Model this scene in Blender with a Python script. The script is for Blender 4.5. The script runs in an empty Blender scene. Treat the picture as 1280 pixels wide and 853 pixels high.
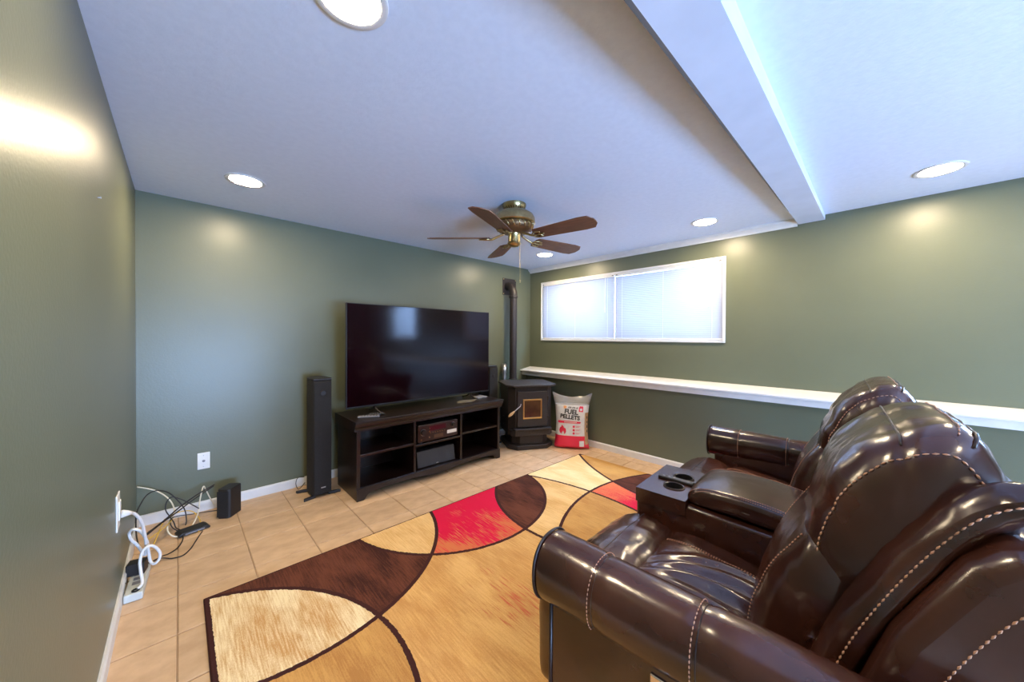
import bpy, bmesh, math, random
from math import sin, cos, pi, sqrt, radians as R_
from mathutils import Vector, Matrix, noise

random.seed(7)
S = bpy.context.scene
COL = S.collection

# ------------------------------------------------------------------ camera
cam_d = bpy.data.cameras.new('camera'); cam = bpy.data.objects.new('camera', cam_d); COL.objects.link(cam)
cam_d.sensor_fit = 'HORIZONTAL'; cam_d.sensor_width = 36.0; cam_d.lens = 434.16 / 1280 * 36
cam_d.clip_start = 0.02
FW = Vector((0.69133698, 0.72247334, -0.0092443)); RT = Vector((0.72252893, -0.69131711, 0.00570995)); UP = Vector((0.00226546, 0.01062677, 0.99994097))
m3 = Matrix((RT, UP, -FW)).transposed()
cam.matrix_world = Matrix.Translation((0, 0, 1.33)) @ m3.to_4x4()
S.camera = cam

# ------------------------------------------------------------------ world: overcast daylight outside
W = bpy.data.worlds.new('overcast_sky'); S.world = W; W.use_nodes = True
wn = W.node_tree; bg = wn.nodes['Background']
bg.inputs[0].default_value = (0.34, 0.56, 1.0, 1); bg.inputs[1].default_value = 44.0
LAMP = 150.0                      # radiance of the recessed lamps
LAMP_COL = (1.0, 0.80, 0.52)

S.view_settings.view_transform = 'Standard'; S.view_settings.look = 'None'
S.view_settings.exposure = 1.1; S.view_settings.gamma = 1.0; S.view_settings.use_curve_mapping = False
S.cycles.use_denoising = True
S.cycles.max_bounces = 10; S.cycles.diffuse_bounces = 6; S.cycles.glossy_bounces = 4
S.cycles.transparent_max_bounces = 12
S.cycles.sample_clamp_indirect = 3.0; S.cycles.use_adaptive_sampling = False
S.cycles.caustics_reflective = False; S.cycles.caustics_refractive = False

XL, XU, XLOW, YB, H = -0.2193, 3.7443, 3.658, 3.5266, 2.3336
YF = -3.6                          # wall behind the camera

# ------------------------------------------------------------------ helpers
def link(o, parent=None):
    COL.objects.link(o)
    if parent is not None: o.parent = parent
    return o

def tag(o, label, cat, group=None):
    o['label'] = label; o['category'] = cat
    if group: o['group'] = group
    return o

def thing(name, label, cat, loc=(0, 0, 0), rotz=0.0, group=None):
    o = bpy.data.objects.new(name, None); o.empty_display_size = 0.1
    o.location = loc; o.rotation_euler = (0, 0, rotz)
    link(o); tag(o, label, cat, group)
    return o

class MB:
    """collects vertices and faces for one mesh"""
    def __init__(self): self.v = []; self.f = []
    def add(self, vs, fs):
        n = len(self.v); self.v += [tuple(p) for p in vs]; self.f += [tuple(i + n for i in f) for f in fs]; return self
    def box(self, a, b):
        (x0, y0, z0), (x1, y1, z1) = a, b
        if x0 > x1: x0, x1 = x1, x0
        if y0 > y1: y0, y1 = y1, y0
        if z0 > z1: z0, z1 = z1, z0
        return self.add([(x0, y0, z0), (x1, y0, z0), (x1, y1, z0), (x0, y1, z0), (x0, y0, z1), (x1, y0, z1), (x1, y1, z1), (x0, y1, z1)],
                        [(0, 3, 2, 1), (4, 5, 6, 7), (0, 1, 5, 4), (1, 2, 6, 5), (2, 3, 7, 6), (3, 0, 4, 7)])
    def prism(self, poly, a, b, axis='z'):
        """poly: 2-D outline; extruded from a to b along axis (x: poly=(y,z), y: poly=(x,z), z: poly=(x,y))"""
        n = len(poly)
        def P(q, t): return {'x': (t, q[0], q[1]), 'y': (q[0], t, q[1]), 'z': (q[0], q[1], t)}[axis]
        vs = [P(q, a) for q in poly] + [P(q, b) for q in poly]
        fs = [tuple(range(n)), tuple(range(2 * n - 1, n - 1, -1))] + [(i, i + n, (i + 1) % n + n, (i + 1) % n) for i in range(n)]
        return self.add(vs, fs)
    def lathe(self, prof, c=(0, 0, 0), n=32, axis='z', close=False, cap=True):
        vs = []; m = len(prof)
        for i in range(n):
            a = 2 * pi * i / n
            for r, z in prof:
                q = (r * cos(a), r * sin(a), z)
                if axis == 'y': q = (q[0], q[2], q[1])
                if axis == 'x': q = (q[2], q[0], q[1])
                vs.append((q[0] + c[0], q[1] + c[1], q[2] + c[2]))
        fs = []
        for i in range(n):
            j = (i + 1) % n
            for k in range(m - 1 + (1 if close else 0)):
                k2 = (k + 1) % m
                fs.append((i * m + k, j * m + k, j * m + k2, i * m + k2))
        if not close and cap:
            if prof[0][0] > 1e-6: fs.append(tuple(i * m for i in range(n))[::-1])
            if prof[-1][0] > 1e-6: fs.append(tuple(i * m + m - 1 for i in range(n)))
        return self.add(vs, fs)
    def tube(self, pts, r, n=8, cap=True):
        pts = [Vector(p) for p in pts]; rs = r if isinstance(r, (list, tuple)) else [r] * len(pts)
        t0 = (pts[1] - pts[0]).normalized(); u = t0.orthogonal().normalized(); vs = []
        for i, p in enumerate(pts):
            t = (pts[min(i + 1, len(pts) - 1)] - pts[max(i - 1, 0)]).normalized()
            u = (u - t * u.dot(t)); u = u.normalized() if u.length > 1e-6 else t.orthogonal().normalized()
            w = t.cross(u)
            vs += [p + (u * cos(2 * pi * k / n) + w * sin(2 * pi * k / n)) * rs[i] for k in range(n)]
        fs = [(i * n + k, i * n + (k + 1) % n, (i + 1) * n + (k + 1) % n, (i + 1) * n + k) for i in range(len(pts) - 1) for k in range(n)]
        if cap: fs += [tuple(range(n))[::-1], tuple(range((len(pts) - 1) * n, len(pts) * n))]
        return self.add(vs, fs)
    def build(self, name, mat, parent=None, smooth=False, bevel=0.0, seg=2, loc=None, rot=None, angle=40):
        me = bpy.data.meshes.new(name); me.from_pydata(self.v, [], self.f); me.validate(); me.update()
        bm = bmesh.new(); bm.from_mesh(me); bmesh.ops.recalc_face_normals(bm, faces=bm.faces); bm.to_mesh(me); bm.free()
        if mat is not None: me.materials.append(mat)
        o = bpy.data.objects.new(name, me); link(o, parent)
        if loc is not None: o.location = loc
        if rot is not None: o.rotation_euler = rot
        if smooth:
            for p in me.polygons: p.use_smooth = True
            if smooth == 'auto':
                try: me.set_sharp_from_angle(angle=R_(angle))
                except Exception: pass
        if bevel:
            b = o.modifiers.new('bevel', 'BEVEL'); b.width = bevel; b.segments = seg; b.limit_method = 'ANGLE'; b.angle_limit = R_(35)
            b.harden_normals = False
        return o

def smooth_path(pts, k=6):
    """Catmull-Rom through 3-D points"""
    P = [Vector(p) for p in pts]; out = []
    for i in range(len(P) - 1):
        a, b, c, d = P[max(i - 1, 0)], P[i], P[i + 1], P[min(i + 2, len(P) - 1)]
        for j in range(k):
            t = j / k
            out.append(0.5 * ((2 * b) + (c - a) * t + (2 * a - 5 * b + 4 * c - d) * t * t + (3 * b - a - 3 * c + d) * t ** 3))
    out.append(P[-1]); return out

def closed_spline(pts, n):
    P = [Vector((p[0], p[1], 0)) for p in pts]; m = len(P); out = []
    for i in range(m):
        a, b, c, d = P[i - 1], P[i], P[(i + 1) % m], P[(i + 2) % m]
        for j in range(12):
            t = j / 12
            out.append(0.5 * ((2 * b) + (c - a) * t + (2 * a - 5 * b + 4 * c - d) * t * t + (3 * b - a - 3 * c + d) * t ** 3))
    L = [0.0]
    for i in range(len(out)): L.append(L[-1] + (out[(i + 1) % len(out)] - out[i]).length)
    res = []; k = 0
    for i in range(n):
        s = L[-1] * i / n
        while L[k + 1] < s: k += 1
        f = (s - L[k]) / max(1e-9, L[k + 1] - L[k])
        q = out[k].lerp(out[(k + 1) % len(out)], f); res.append((q.x, q.y))
    return res

# ------------------------------------------------------------------ materials
MATS = {}
def mat(name, col, rough=0.5, metal=0.0, var=None, vscale=8.0, vstretch=(1, 1, 1), bump=0.0, bscale=200.0, emit=None, coat=0.0, spec=0.5, rvar=0.0, detail=3.0, sheen=0.0, perobj=0.0):
    if name in MATS: return MATS[name]
    m = bpy.data.materials.new(name); m.use_nodes = True; nt = m.node_tree; b = nt.nodes['Principled BSDF']
    b.inputs['Base Color'].default_value = (*col, 1); b.inputs['Roughness'].default_value = rough; b.inputs['Metallic'].default_value = metal
    b.inputs['Specular IOR Level'].default_value = spec
    if coat: b.inputs['Coat Weight'].default_value = coat; b.inputs['Coat Roughness'].default_value = 0.15
    if sheen: b.inputs['Sheen Weight'].default_value = sheen
    tc = nt.nodes.new('ShaderNodeTexCoord')
    def ntex(scale, det=3.0, stretch=(1, 1, 1)):
        mp = nt.nodes.new('ShaderNodeMapping'); mp.inputs['Scale'].default_value = stretch
        nt.links.new(tc.outputs['Object'], mp.inputs[0])
        t = nt.nodes.new('ShaderNodeTexNoise'); t.inputs['Scale'].default_value = scale; t.inputs['Detail'].default_value = det
        nt.links.new(mp.outputs[0], t.inputs[0]); return t
    t = ntex(vscale, detail, vstretch)
    mx = nt.nodes.new('ShaderNodeMix'); mx.data_type = 'RGBA'
    v = var if var is not None else tuple(c * 0.93 for c in col)
    mx.inputs[6].default_value = (*col, 1); mx.inputs[7].default_value = (*v, 1)
    rp = nt.nodes.new('ShaderNodeMapRange'); rp.inputs[1].default_value = 0.35; rp.inputs[2].default_value = 0.65
    nt.links.new(t.outputs['Fac'], rp.inputs[0]); nt.links.new(rp.outputs[0], mx.inputs[0])
    out = mx.outputs[2]
    if perobj:
        oi = nt.nodes.new('ShaderNodeObjectInfo'); mr = nt.nodes.new('ShaderNodeMapRange')
        mr.inputs[3].default_value = 1 - perobj; mr.inputs[4].default_value = 1 + perobj
        nt.links.new(oi.outputs['Random'], mr.inputs[0])
        hs = nt.nodes.new('ShaderNodeHueSaturation'); nt.links.new(out, hs.inputs['Color']); nt.links.new(mr.outputs[0], hs.inputs['Value']); out = hs.outputs[0]
    nt.links.new(out, b.inputs['Base Color'])
    if rvar:
        rr = nt.nodes.new('ShaderNodeMapRange'); rr.inputs[3].default_value = max(0.02, rough - rvar); rr.inputs[4].default_value = rough + rvar
        nt.links.new(t.outputs['Fac'], rr.inputs[0]); nt.links.new(rr.outputs[0], b.inputs['Roughness'])
    if bump:
        t2 = ntex(bscale, 2.0); bp = nt.nodes.new('ShaderNodeBump'); bp.inputs['Strength'].default_value = bump; bp.inputs['Distance'].default_value = 0.01
        nt.links.new(t2.outputs['Fac'], bp.inputs['Height']); nt.links.new(bp.outputs[0], b.inputs['Normal'])
    if emit:
        b.inputs['Emission Color'].default_value = (*emit[0], 1); b.inputs['Emission Strength'].default_value = emit[1]
    MATS[name] = m; return m

PAINT = mat('sage_paint', (0.130, 0.140, 0.088), 0.35, var=(0.123, 0.133, 0.083), vscale=3, bump=0.05, bscale=90, spec=0.42)
CEIL = mat('ceiling_white', (0.72, 0.785, 0.91), 0.55, var=(0.69, 0.755, 0.88), vscale=30, bump=0.12, bscale=70, spec=0.3)
BEAMW = mat('beam_white', (0.67, 0.745, 0.89), 0.45, vscale=6, bump=0.03)
TRIM = mat('trim_white', (0.70, 0.69, 0.66), 0.4, vscale=12)
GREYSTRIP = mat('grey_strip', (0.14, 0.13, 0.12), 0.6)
TILE = mat('tan_tile', (0.66, 0.455, 0.275), 0.42, var=(0.53, 0.345, 0.20), vscale=7, vstretch=(1, 1.8, 1), bump=0.06, bscale=60, perobj=0.07, detail=6, rvar=0.08)
GROUT = mat('grout', (0.45, 0.31, 0.195), 0.8, vscale=30)
LAMPRING = mat('lamp_ring', (0.75, 0.73, 0.70), 0.4)
LENS = mat('lamp_lens', (0.9, 0.9, 0.9), 0.4, emit=(LAMP_COL, LAMP))
BRASS = mat('antique_brass', (0.50, 0.40, 0.20), 0.28, metal=1.0, var=(0.42, 0.32, 0.15), vscale=40)
BRASSD = mat('dark_brass', (0.16, 0.09, 0.04), 0.4, metal=0.7)
BLADE = mat('blade_wood', (0.17, 0.065, 0.03), 0.42, var=(0.10, 0.035, 0.018), vscale=5, vstretch=(1.5, 14, 8), detail=6, coat=0.15)
DARKWOOD = mat('espresso_wood', (0.013, 0.0055, 0.0042), 0.33, var=(0.007, 0.003, 0.0024), vscale=4, vstretch=(2, 20, 20), detail=6, coat=0.1)
BLACKPL = mat('black_plastic', (0.012, 0.010, 0.010), 0.45)
GREYPL = mat('grey_plastic', (0.22, 0.21, 0.22), 0.45)
SCREEN = mat('tv_screen', (0.007, 0.001, 0.0025), 0.10, spec=0.32)
SPKCLOTH = mat('speaker_cloth', (0.014, 0.0115, 0.010), 0.85, var=(0.008, 0.0066, 0.006), vscale=120, bump=0.2, bscale=500)
GREYCLOTH = mat('grey_speaker_cloth', (0.034, 0.035, 0.040), 0.75, vscale=120, bump=0.2, bscale=500)
STOVE = mat('stove_paint', (0.026, 0.0185, 0.0165), 0.5, var=(0.021, 0.0155, 0.014), vscale=40, bump=0.08, bscale=400)
GOLD = mat('gold_trim', (0.70, 0.45, 0.16), 0.3, metal=1.0)
STGLASS = mat('stove_glass', (0.10, 0.05, 0.025), 0.12, var=(0.05, 0.025, 0.015), vscale=9)
STEEL = mat('galvanised_steel', (0.55, 0.55, 0.57), 0.35, metal=1.0)
LIGHTWOOD = mat('light_wood', (0.50, 0.30, 0.14), 0.5, vstretch=(1, 1, 6))
WHITEPL = mat('white_plastic', (0.80, 0.79, 0.75), 0.4)
CORDW = mat('white_cord', (0.72, 0.70, 0.66), 0.5)
CORDC = mat('cream_cord', (0.78, 0.70, 0.52), 0.5)
CORDY = mat('yellow_cord', (0.72, 0.44, 0.06), 0.45)
CORDB = mat('black_cord', (0.014, 0.010, 0.009), 0.5)
THREAD = mat('tan_thread', (0.50, 0.27, 0.17), 0.7)
CHROME = mat('chrome', (0.75, 0.68, 0.68), 0.2, metal=1.0)
BAGW = mat('bag_white', (0.66, 0.66, 0.66), 0.35, var=(0.58, 0.58, 0.60), vscale=20)
BAGR = mat('bag_red', (0.72, 0.025, 0.07), 0.35)
KRAFT = mat('bag_kraft', (0.46, 0.29, 0.16), 0.5, var=(0.36, 0.22, 0.12), vscale=30)
INK = mat('black_ink', (0.02, 0.018, 0.018), 0.5)
ORANGE = mat('orange_ink', (0.80, 0.35, 0.12), 0.5)
REDGLOW = mat('dark_red_display', (0.05, 0.003, 0.01), 0.12)

def leather():
    m = bpy.data.materials.new('brown_leather'); m.use_nodes = True; nt = m.node_tree; b = nt.nodes['Principled BSDF']
    N = nt.nodes.new; Lk = nt.links.new
    tc = N('ShaderNodeTexCoord')
    n1 = N('ShaderNodeTexNoise'); n1.inputs['Scale'].default_value = 5; n1.inputs['Detail'].default_value = 5
    n2 = N('ShaderNodeTexNoise'); n2.inputs['Scale'].default_value = 20; n2.inputs['Detail'].default_value = 3; n2.inputs['Distortion'].default_value = 0.3
    for t in (n1, n2): Lk(tc.outputs['Object'], t.inputs['Vector'])
    mx = N('ShaderNodeMix'); mx.data_type = 'RGBA'; mx.inputs[6].default_value = (0.024, 0.0072, 0.0044, 1); mx.inputs[7].default_value = (0.060, 0.0195, 0.0118, 1)
    mr = N('ShaderNodeMapRange'); mr.inputs[1].default_value = 0.35; mr.inputs[2].default_value = 0.68
    Lk(n1.outputs['Fac'], mr.inputs[0]); Lk(mr.outputs[0], mx.inputs[0]); Lk(mx.outputs[2], b.inputs['Base Color'])
    rr = N('ShaderNodeMapRange'); rr.inputs[3].default_value = 0.185; rr.inputs[4].default_value = 0.245
    Lk(n2.outputs['Fac'], rr.inputs[0]); Lk(rr.outputs[0], b.inputs['Roughness'])
    b1 = N('ShaderNodeBump'); b1.inputs['Strength'].default_value = 0.20; b1.inputs['Distance'].default_value = 0.005
    Lk(n2.outputs['Fac'], b1.inputs['Height'])
    Lk(b1.outputs[0], b.inputs['Normal'])
    b.inputs['Specular IOR Level'].default_value = 0.75
    return m
LEATHER = leather()
DARKLEATHER = mat('dark_leather_piping', (0.016, 0.007, 0.006), 0.4, spec=0.5)

def blind_mat():
    m = bpy.data.materials.new('white_blind_slat'); m.use_nodes = True; nt = m.node_tree; nt.nodes.clear()
    N = nt.nodes.new; Lk = nt.links.new
    o = N('ShaderNodeOutputMaterial'); d = N('ShaderNodeBsdfDiffuse'); t = N('ShaderNodeBsdfTranslucent'); mx = N('ShaderNodeMixShader')
    no = N('ShaderNodeTexNoise'); no.inputs['Scale'].default_value = 6
    cr = N('ShaderNodeMix'); cr.data_type = 'RGBA'; cr.inputs[6].default_value = (0.37, 0.37, 0.38, 1); cr.inputs[7].default_value = (0.34, 0.34, 0.36, 1)
    Lk(no.outputs['Fac'], cr.inputs[0]); Lk(cr.outputs[2], d.inputs[0]); Lk(cr.outputs[2], t.inputs[0])
    mx.inputs[0].default_value = 0.042; Lk(d.outputs[0], mx.inputs[1]); Lk(t.outputs[0], mx.inputs[2]); Lk(mx.outputs[0], o.inputs[0]); return m
SLAT = blind_mat()

def clear_mat(name, alpha, tint, rough=0.05):
    m = bpy.data.materials.new(name); m.use_nodes = True; nt = m.node_tree; nt.nodes.clear(); N = nt.nodes.new; Lk = nt.links.new
    o = N('ShaderNodeOutputMaterial'); t = N('ShaderNodeBsdfTransparent'); p = N('ShaderNodeBsdfPrincipled'); mx = N('ShaderNodeMixShader')
    p.inputs['Base Color'].default_value = (*tint, 1); p.inputs['Roughness'].default_value = rough
    no = N('ShaderNodeTexNoise'); no.inputs['Scale'].default_value = 14; no.inputs['Detail'].default_value = 4
    mr = N('ShaderNodeMapRange'); mr.inputs[3].default_value = max(0, alpha - 0.06); mr.inputs[4].default_value = alpha + 0.06
    Lk(no.outputs['Fac'], mr.inputs[0]); Lk(mr.outputs[0], mx.inputs[0])
    Lk(t.outputs[0], mx.inputs[1]); Lk(p.outputs[0], mx.inputs[2]); Lk(mx.outputs[0], o.inputs[0]); return m
GLASS = clear_mat('window_glass', 0.07, (0.8, 0.85, 0.9), 0.02)
CLEARBAG = clear_mat('clear_plastic', 0.33, (0.66, 0.64, 0.62), 0.18)

# ------------------------------------------------------------------ rug design (flat print, woven in)
class E_:
    """tiny expression wrapper over math nodes"""
    nt = None
    def __init__(s, sock): s.s = sock
    @staticmethod
    def op(o, a, b=None):
        n = E_.nt.nodes.new('ShaderNodeMath'); n.operation = o
        for i, q in enumerate((a, b)):
            if q is None: continue
            if isinstance(q, E_): E_.nt.links.new(q.s, n.inputs[i])
            else: n.inputs[i].default_value = q
        return E_(n.outputs[0])
    def __add__(s, o): return E_.op('ADD', s, o)
    def __sub__(s, o): return E_.op('SUBTRACT', s, o)
    def __mul__(s, o): return E_.op('MULTIPLY', s, o)
    def lt(s, o): return E_.op('LESS_THAN', s, o)
    def gt(s, o): return E_.op('GREATER_THAN', s, o)
    def __invert__(s): return E_.op('SUBTRACT', 1.0, s)
    def __abs__(s): return E_.op('ABSOLUTE', s)

def rug_mat(ox, oy, x0, x1, y1):
    m = bpy.data.materials.new('rug_pile'); m.use_nodes = True; nt = m.node_tree; E_.nt = nt; b = nt.nodes['Principled BSDF']
    N = nt.nodes.new; Lk = nt.links.new
    tc = N('ShaderNodeTexCoord'); sp = N('ShaderNodeSeparateXYZ'); Lk(tc.outputs['Object'], sp.inputs[0])
    wob = N('ShaderNodeTexNoise'); wob.inputs['Scale'].default_value = 60; Lk(tc.outputs['Object'], wob.inputs['Vector'])
    wb = (E_(wob.outputs['Fac']) - 0.5) * 0.010
    x = E_(sp.outputs[0]) + ox + wb; y = E_(sp.outputs[1]) + oy + wb
    def cd(cx, cy, r):
        dx = x - cx; dy = y - cy
        return E_.op('SQRT', dx * dx + dy * dy) - r
    B, C, D, E, F, G, Hh = [cd(*q) for q in ((-.221, 1.449, .913), (.432, 2.541, .964), (1.627, 2.455, .805), (2.646, 1.618, .924), (.674, 1.573, 1.877), (2.606, .253, 1.429), (4.848, .91, 2.102))]
    iB, iC, iD, iE, iF, iG, iH = [q.lt(0.0) for q in (B, C, D, E, F, G, Hh)]
    def tex(scale, st, det=4, dist=0.0):
        mp = N('ShaderNodeMapping'); mp.inputs['Scale'].default_value = st; Lk(tc.outputs['Object'], mp.inputs[0])
        t = N('ShaderNodeTexNoise'); t.inputs['Scale'].default_value = scale; t.inputs['Detail'].default_value = det; t.inputs['Distortion'].default_value = dist
        Lk(mp.outputs[0], t.inputs[0]); return E_(t.outputs['Fac'])
    streak = tex(1.0, (150, 9, 1), 3); blot = tex(1.0, (5, 2.2, 1), 5, 0.4); fine = tex(1.0, (330, 110, 1), 2)
    def ramp(e, a, c):
        n = N('ShaderNodeMapRange'); n.inputs[1].default_value = a; n.inputs[2].default_value = c; Lk(e.s, n.inputs[0]); return E_(n.outputs[0])
    f = ramp(blot * 0.50 + streak * 0.32 + fine * 0.18, 0.42, 0.58)
    red_f = ramp(blot * 0.45 + streak * 0.55, 0.55, 0.66)
    def col2(a, c, fac=None):
        n = N('ShaderNodeMix'); n.data_type = 'RGBA'; n.inputs[6].default_value = (*a, 1); n.inputs[7].default_value = (*c, 1); Lk((fac or f).s, n.inputs[0]); return n.outputs[2]
    def put(base, colr, mask):
        n = N('ShaderNodeMix'); n.data_type = 'RGBA'; Lk(base, n.inputs[6])
        if isinstance(colr, tuple): n.inputs[7].default_value = (*colr, 1)
        else: Lk(colr, n.inputs[7])
        Lk(mask.s, n.inputs[0]); return n.outputs[2]
    TAN = col2((0.72, 0.43, 0.16), (0.53, 0.27, 0.085)); LTAN = col2((0.80, 0.53, 0.23), (0.62, 0.35, 0.12))
    CREAM = col2((0.86, 0.71, 0.43), (0.55, 0.30, 0.11)); CREAM2 = col2((0.86, 0.68, 0.36), (0.74, 0.49, 0.20))
    BROWN = col2((0.14, 0.045, 0.024), (0.045, 0.014, 0.010)); GOLDB = col2((0.60, 0.33, 0.10), (0.42, 0.20, 0.06))
    REDC = col2((0.62, 0.010, 0.050), (0.58, 0.16, 0.06), ramp(streak * 0.5 + blot * 0.5 - (y - 1.95) * 0.28, 0.50, 0.58))
    RED2 = col2((0.62, 0.010, 0.050), (0.66, 0.17, 0.07), ramp(streak * 0.35 + blot * 0.35 + fine * 0.3 + (y - 1.42) * 0.5, 0.46, 0.58))
    c = TAN
    sx = x - 1.17; sy = y - 1.28                      # faint red streaks woven into the big tan field
    near = E_.op('SQRT', sx * sx * 5.0 + sy * sy * 1.2).lt(0.34)
    c = put(c, (0.52, 0.10, 0.06), near * red_f * ~iD)
    c = put(c, GOLDB, iB * ~iC)
    c = put(c, CREAM, iB * iC)
    c = put(c, BROWN, iC * ~iB * ~iD)
    c = put(c, LTAN, iC * iD)
    c = put(c, REDC, iD * ~iC * ~iE)
    c = put(c, BROWN, iD * iE)
    c = put(c, LTAN, iE * ~iD * iF * ~iG)
    c = put(c, GOLDB, iG * iF * iE)
    c = put(c, CREAM2, ~iF * ~iG * ~iH)
    c = put(c, GOLDB, iH * ~iG)
    c = put(c, RED2, iG * ~iF * ~iH)
    c = put(c, BROWN, iG * iH)
    line = None
    for q in (B, C, D, E, F, G, Hh):
        a = abs(q).lt(0.0115); line = a if line is None else E_.op('MAXIMUM', line, a)
    edge = E_.op('MAXIMUM', (x - x0).lt(0.022), (y - y1).gt(-0.014))
    c = put(c, (0.050, 0.016, 0.014), E_.op('MAXIMUM', line, edge))
    Lk(c, b.inputs['Base Color']); b.inputs['Roughness'].default_value = 0.9; b.inputs['Specular IOR Level'].default_value = 0.15
    bp = N('ShaderNodeBump'); bp.inputs['Strength'].default_value = 0.5; bp.inputs['Distance'].default_value = 0.004
    Lk((fine * 0.6 + streak * 0.4 - E_.op('MAXIMUM', line, edge) * 0.25).s, bp.inputs['Height']); Lk(bp.outputs[0], b.inputs['Normal'])
    return m

# ================================================================== SETTING
def struct(o):
    o['kind'] = 'structure'; return o

# floor: slab + individual tiles in the part of the room the camera looks at
floor = struct(MB().box((XL - .1, YF - .1, -.12), (XU + .2, YB + .1, -.006)).build('floor', GROUT))
T, TX, TY = 0.32022, -0.01126, 2.13271
g = 0.0030
def tile_mesh():
    h = T / 2 - g; c = 0.0025
    vs = [(-h, -h, -.006), (h, -h, -.006), (h, h, -.006), (-h, h, -.006), (-h, -h, -.002), (h, -h, -.002), (h, h, -.002), (-h, h, -.002),
          (-h + c, -h + c, 0), (h - c, -h + c, 0), (h - c, h - c, 0), (-h + c, h - c, 0)]
    fs = [(0, 1, 5, 4), (1, 2, 6, 5), (2, 3, 7, 6), (3, 0, 4, 7), (4, 5, 9, 8), (5, 6, 10, 9), (6, 7, 11, 10), (7, 4, 8, 11), (8, 9, 10, 11)]
    me = bpy.data.meshes.new('tile'); me.from_pydata(vs, [], fs); me.update(); me.materials.append(TILE); return me
tm = tile_mesh()
far_tiles = MB()
for i in range(-1, 12):
    for j in range(-18, 5):
        ax, bx = max(TX + i * T, XL), min(TX + (i + 1) * T, XLOW)
        ay, by = max(TY + j * T, YF), min(TY + (j + 1) * T, YB)
        if bx - ax < .02 or by - ay < .02: continue
        if j >= -7:
            o = bpy.data.objects.new('tile', tm); link(o, floor)
            o.location = ((ax + bx) / 2, (ay + by) / 2, 0); o.scale = ((bx - ax) / T, (by - ay) / T, 1)
        else:
            far_tiles.box((ax + g, ay + g, -.006), (bx - g, by - g, 0))
ft = far_tiles.build('tile_field', TILE, floor); ft['kind'] = 'stuff'

# walls
struct(MB().box((XL - .12, YF - .1, -.1), (XL, YB + .12, H + .1)).build('wall_left', PAINT))
struct(MB().box((XL - .12, YB, -.1), (XU + .25, YB + .12, H + .1)).build('wall_back', PAINT))
ADDED_WIN3 = (-.17, 2.0, .05, 1.15)  # opening for an added window, placed to throw daylight on the ceiling
wf = MB(); wf.box((XL - .12, YF - .12, -.1), (XU + .25, YF, ADDED_WIN3[2])).box((XL - .12, YF - .12, ADDED_WIN3[3]), (XU + .25, YF, H + .1))
wf.box((XL - .12, YF - .12, ADDED_WIN3[2]), (ADDED_WIN3[0], YF, ADDED_WIN3[3])).box((ADDED_WIN3[1], YF - .12, ADDED_WIN3[2]), (XU + .25, YF, ADDED_WIN3[3]))
struct(wf.build('wall_front', PAINT))
WIN1 = (1.005, 3.285, 1.315, 2.095); WIN2 = (-2.10, -0.85, 1.315, 2.095)
wr = MB(); xo = XU + .2
wr.box((XU, YF, .70), (xo, YB, WIN1[2])); wr.box((XU, YF, WIN1[3]), (xo, YB, H + .1))
for a, b in ((YF, WIN2[0]), (WIN2[1], WIN1[0]), (WIN1[1], YB)): wr.box((XU, a, WIN1[2]), (xo, b, WIN1[3]))
struct(wr.build('wall_right', PAINT))
struct(MB().box((XLOW, YF, -.1), (xo, YB, .83)).build('wall_right_lower', PAINT))
struct(MB().box((XL - .12, YF - .12, H), (XU + .25, YB + .12, H + .1)).build('ceiling', CEIL))

# dropped beam, slightly out of level, with a grey strip along its far edge
def beam_at(x): k = (3.744 - x) / 2.744; return (.287 + .010 * k, .454 + .006 * k, 2.293 - .054 * k)
a0, a1, az = beam_at(XL); b0, b1, bz = beam_at(XU)
bm_ = MB(); bm_.add([(XL, a0, az), (XL, a1, az), (XL, a1, H), (XL, a0, H), (XU, b0, bz), (XU, b1, bz), (XU, b1, H), (XU, b0, H)],
                    [(0, 1, 2, 3), (7, 6, 5, 4), (0, 4, 5, 1), (1, 5, 6, 2), (3, 2, 6, 7), (0, 3, 7, 4)])
beam = struct(bm_.build('trim_1', BEAMW))
c0, c1, cz = beam_at(3.3)
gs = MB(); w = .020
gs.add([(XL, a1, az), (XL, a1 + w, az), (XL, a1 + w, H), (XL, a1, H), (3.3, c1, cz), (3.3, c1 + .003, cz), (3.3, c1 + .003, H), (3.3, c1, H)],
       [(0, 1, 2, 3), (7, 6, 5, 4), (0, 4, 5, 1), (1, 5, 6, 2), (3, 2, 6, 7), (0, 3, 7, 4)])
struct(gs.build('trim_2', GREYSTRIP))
# crown moulding over the window
cp = [(XU, 2.277), (XU - .010, 2.277), (XU - .014, 2.289), (XU - .030, 2.303), (XU - .046, 2.314), (XU - .050, 2.322), (XU - .056, 2.324), (XU - .056, H), (XU, H)]
struct(MB().prism(cp, .458, YB, 'y').build('trim_3', TRIM))
# baseboards
BH = .075
struct(MB().prism([(YB, 0), (YB - .013, 0), (YB - .013, BH - .012), (YB - .007, BH), (YB, BH)], XL, XLOW, 'x').build('baseboard_back', TRIM))
struct(MB().prism([(XL, 0), (XL + .013, 0), (XL + .013, BH - .012), (XL + .007, BH), (XL, BH)], YF, YB - .013, 'y').build('baseboard_left', TRIM))
struct(MB().prism([(XLOW, 0), (XLOW - .013, 0), (XLOW - .013, BH - .012), (XLOW - .007, BH), (XLOW, BH)], YF, YB - .013, 'y').build('baseboard_right', TRIM))
# sloping ledge on top of the lower wall
led = struct(MB().prism([(XU + .01, .912), (3.537, .873), (3.537, .855), (XU + .01, .86)], YF, YB, 'y').build('trim_4', TRIM, bevel=.003))
MB().box((3.575, YF, .80), (3.593, YB, .856)).build('fascia', TRIM, led)
MB().box((3.593, YF, .81), (3.67, YB, .83)).build('soffit', TRIM, led)

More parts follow.
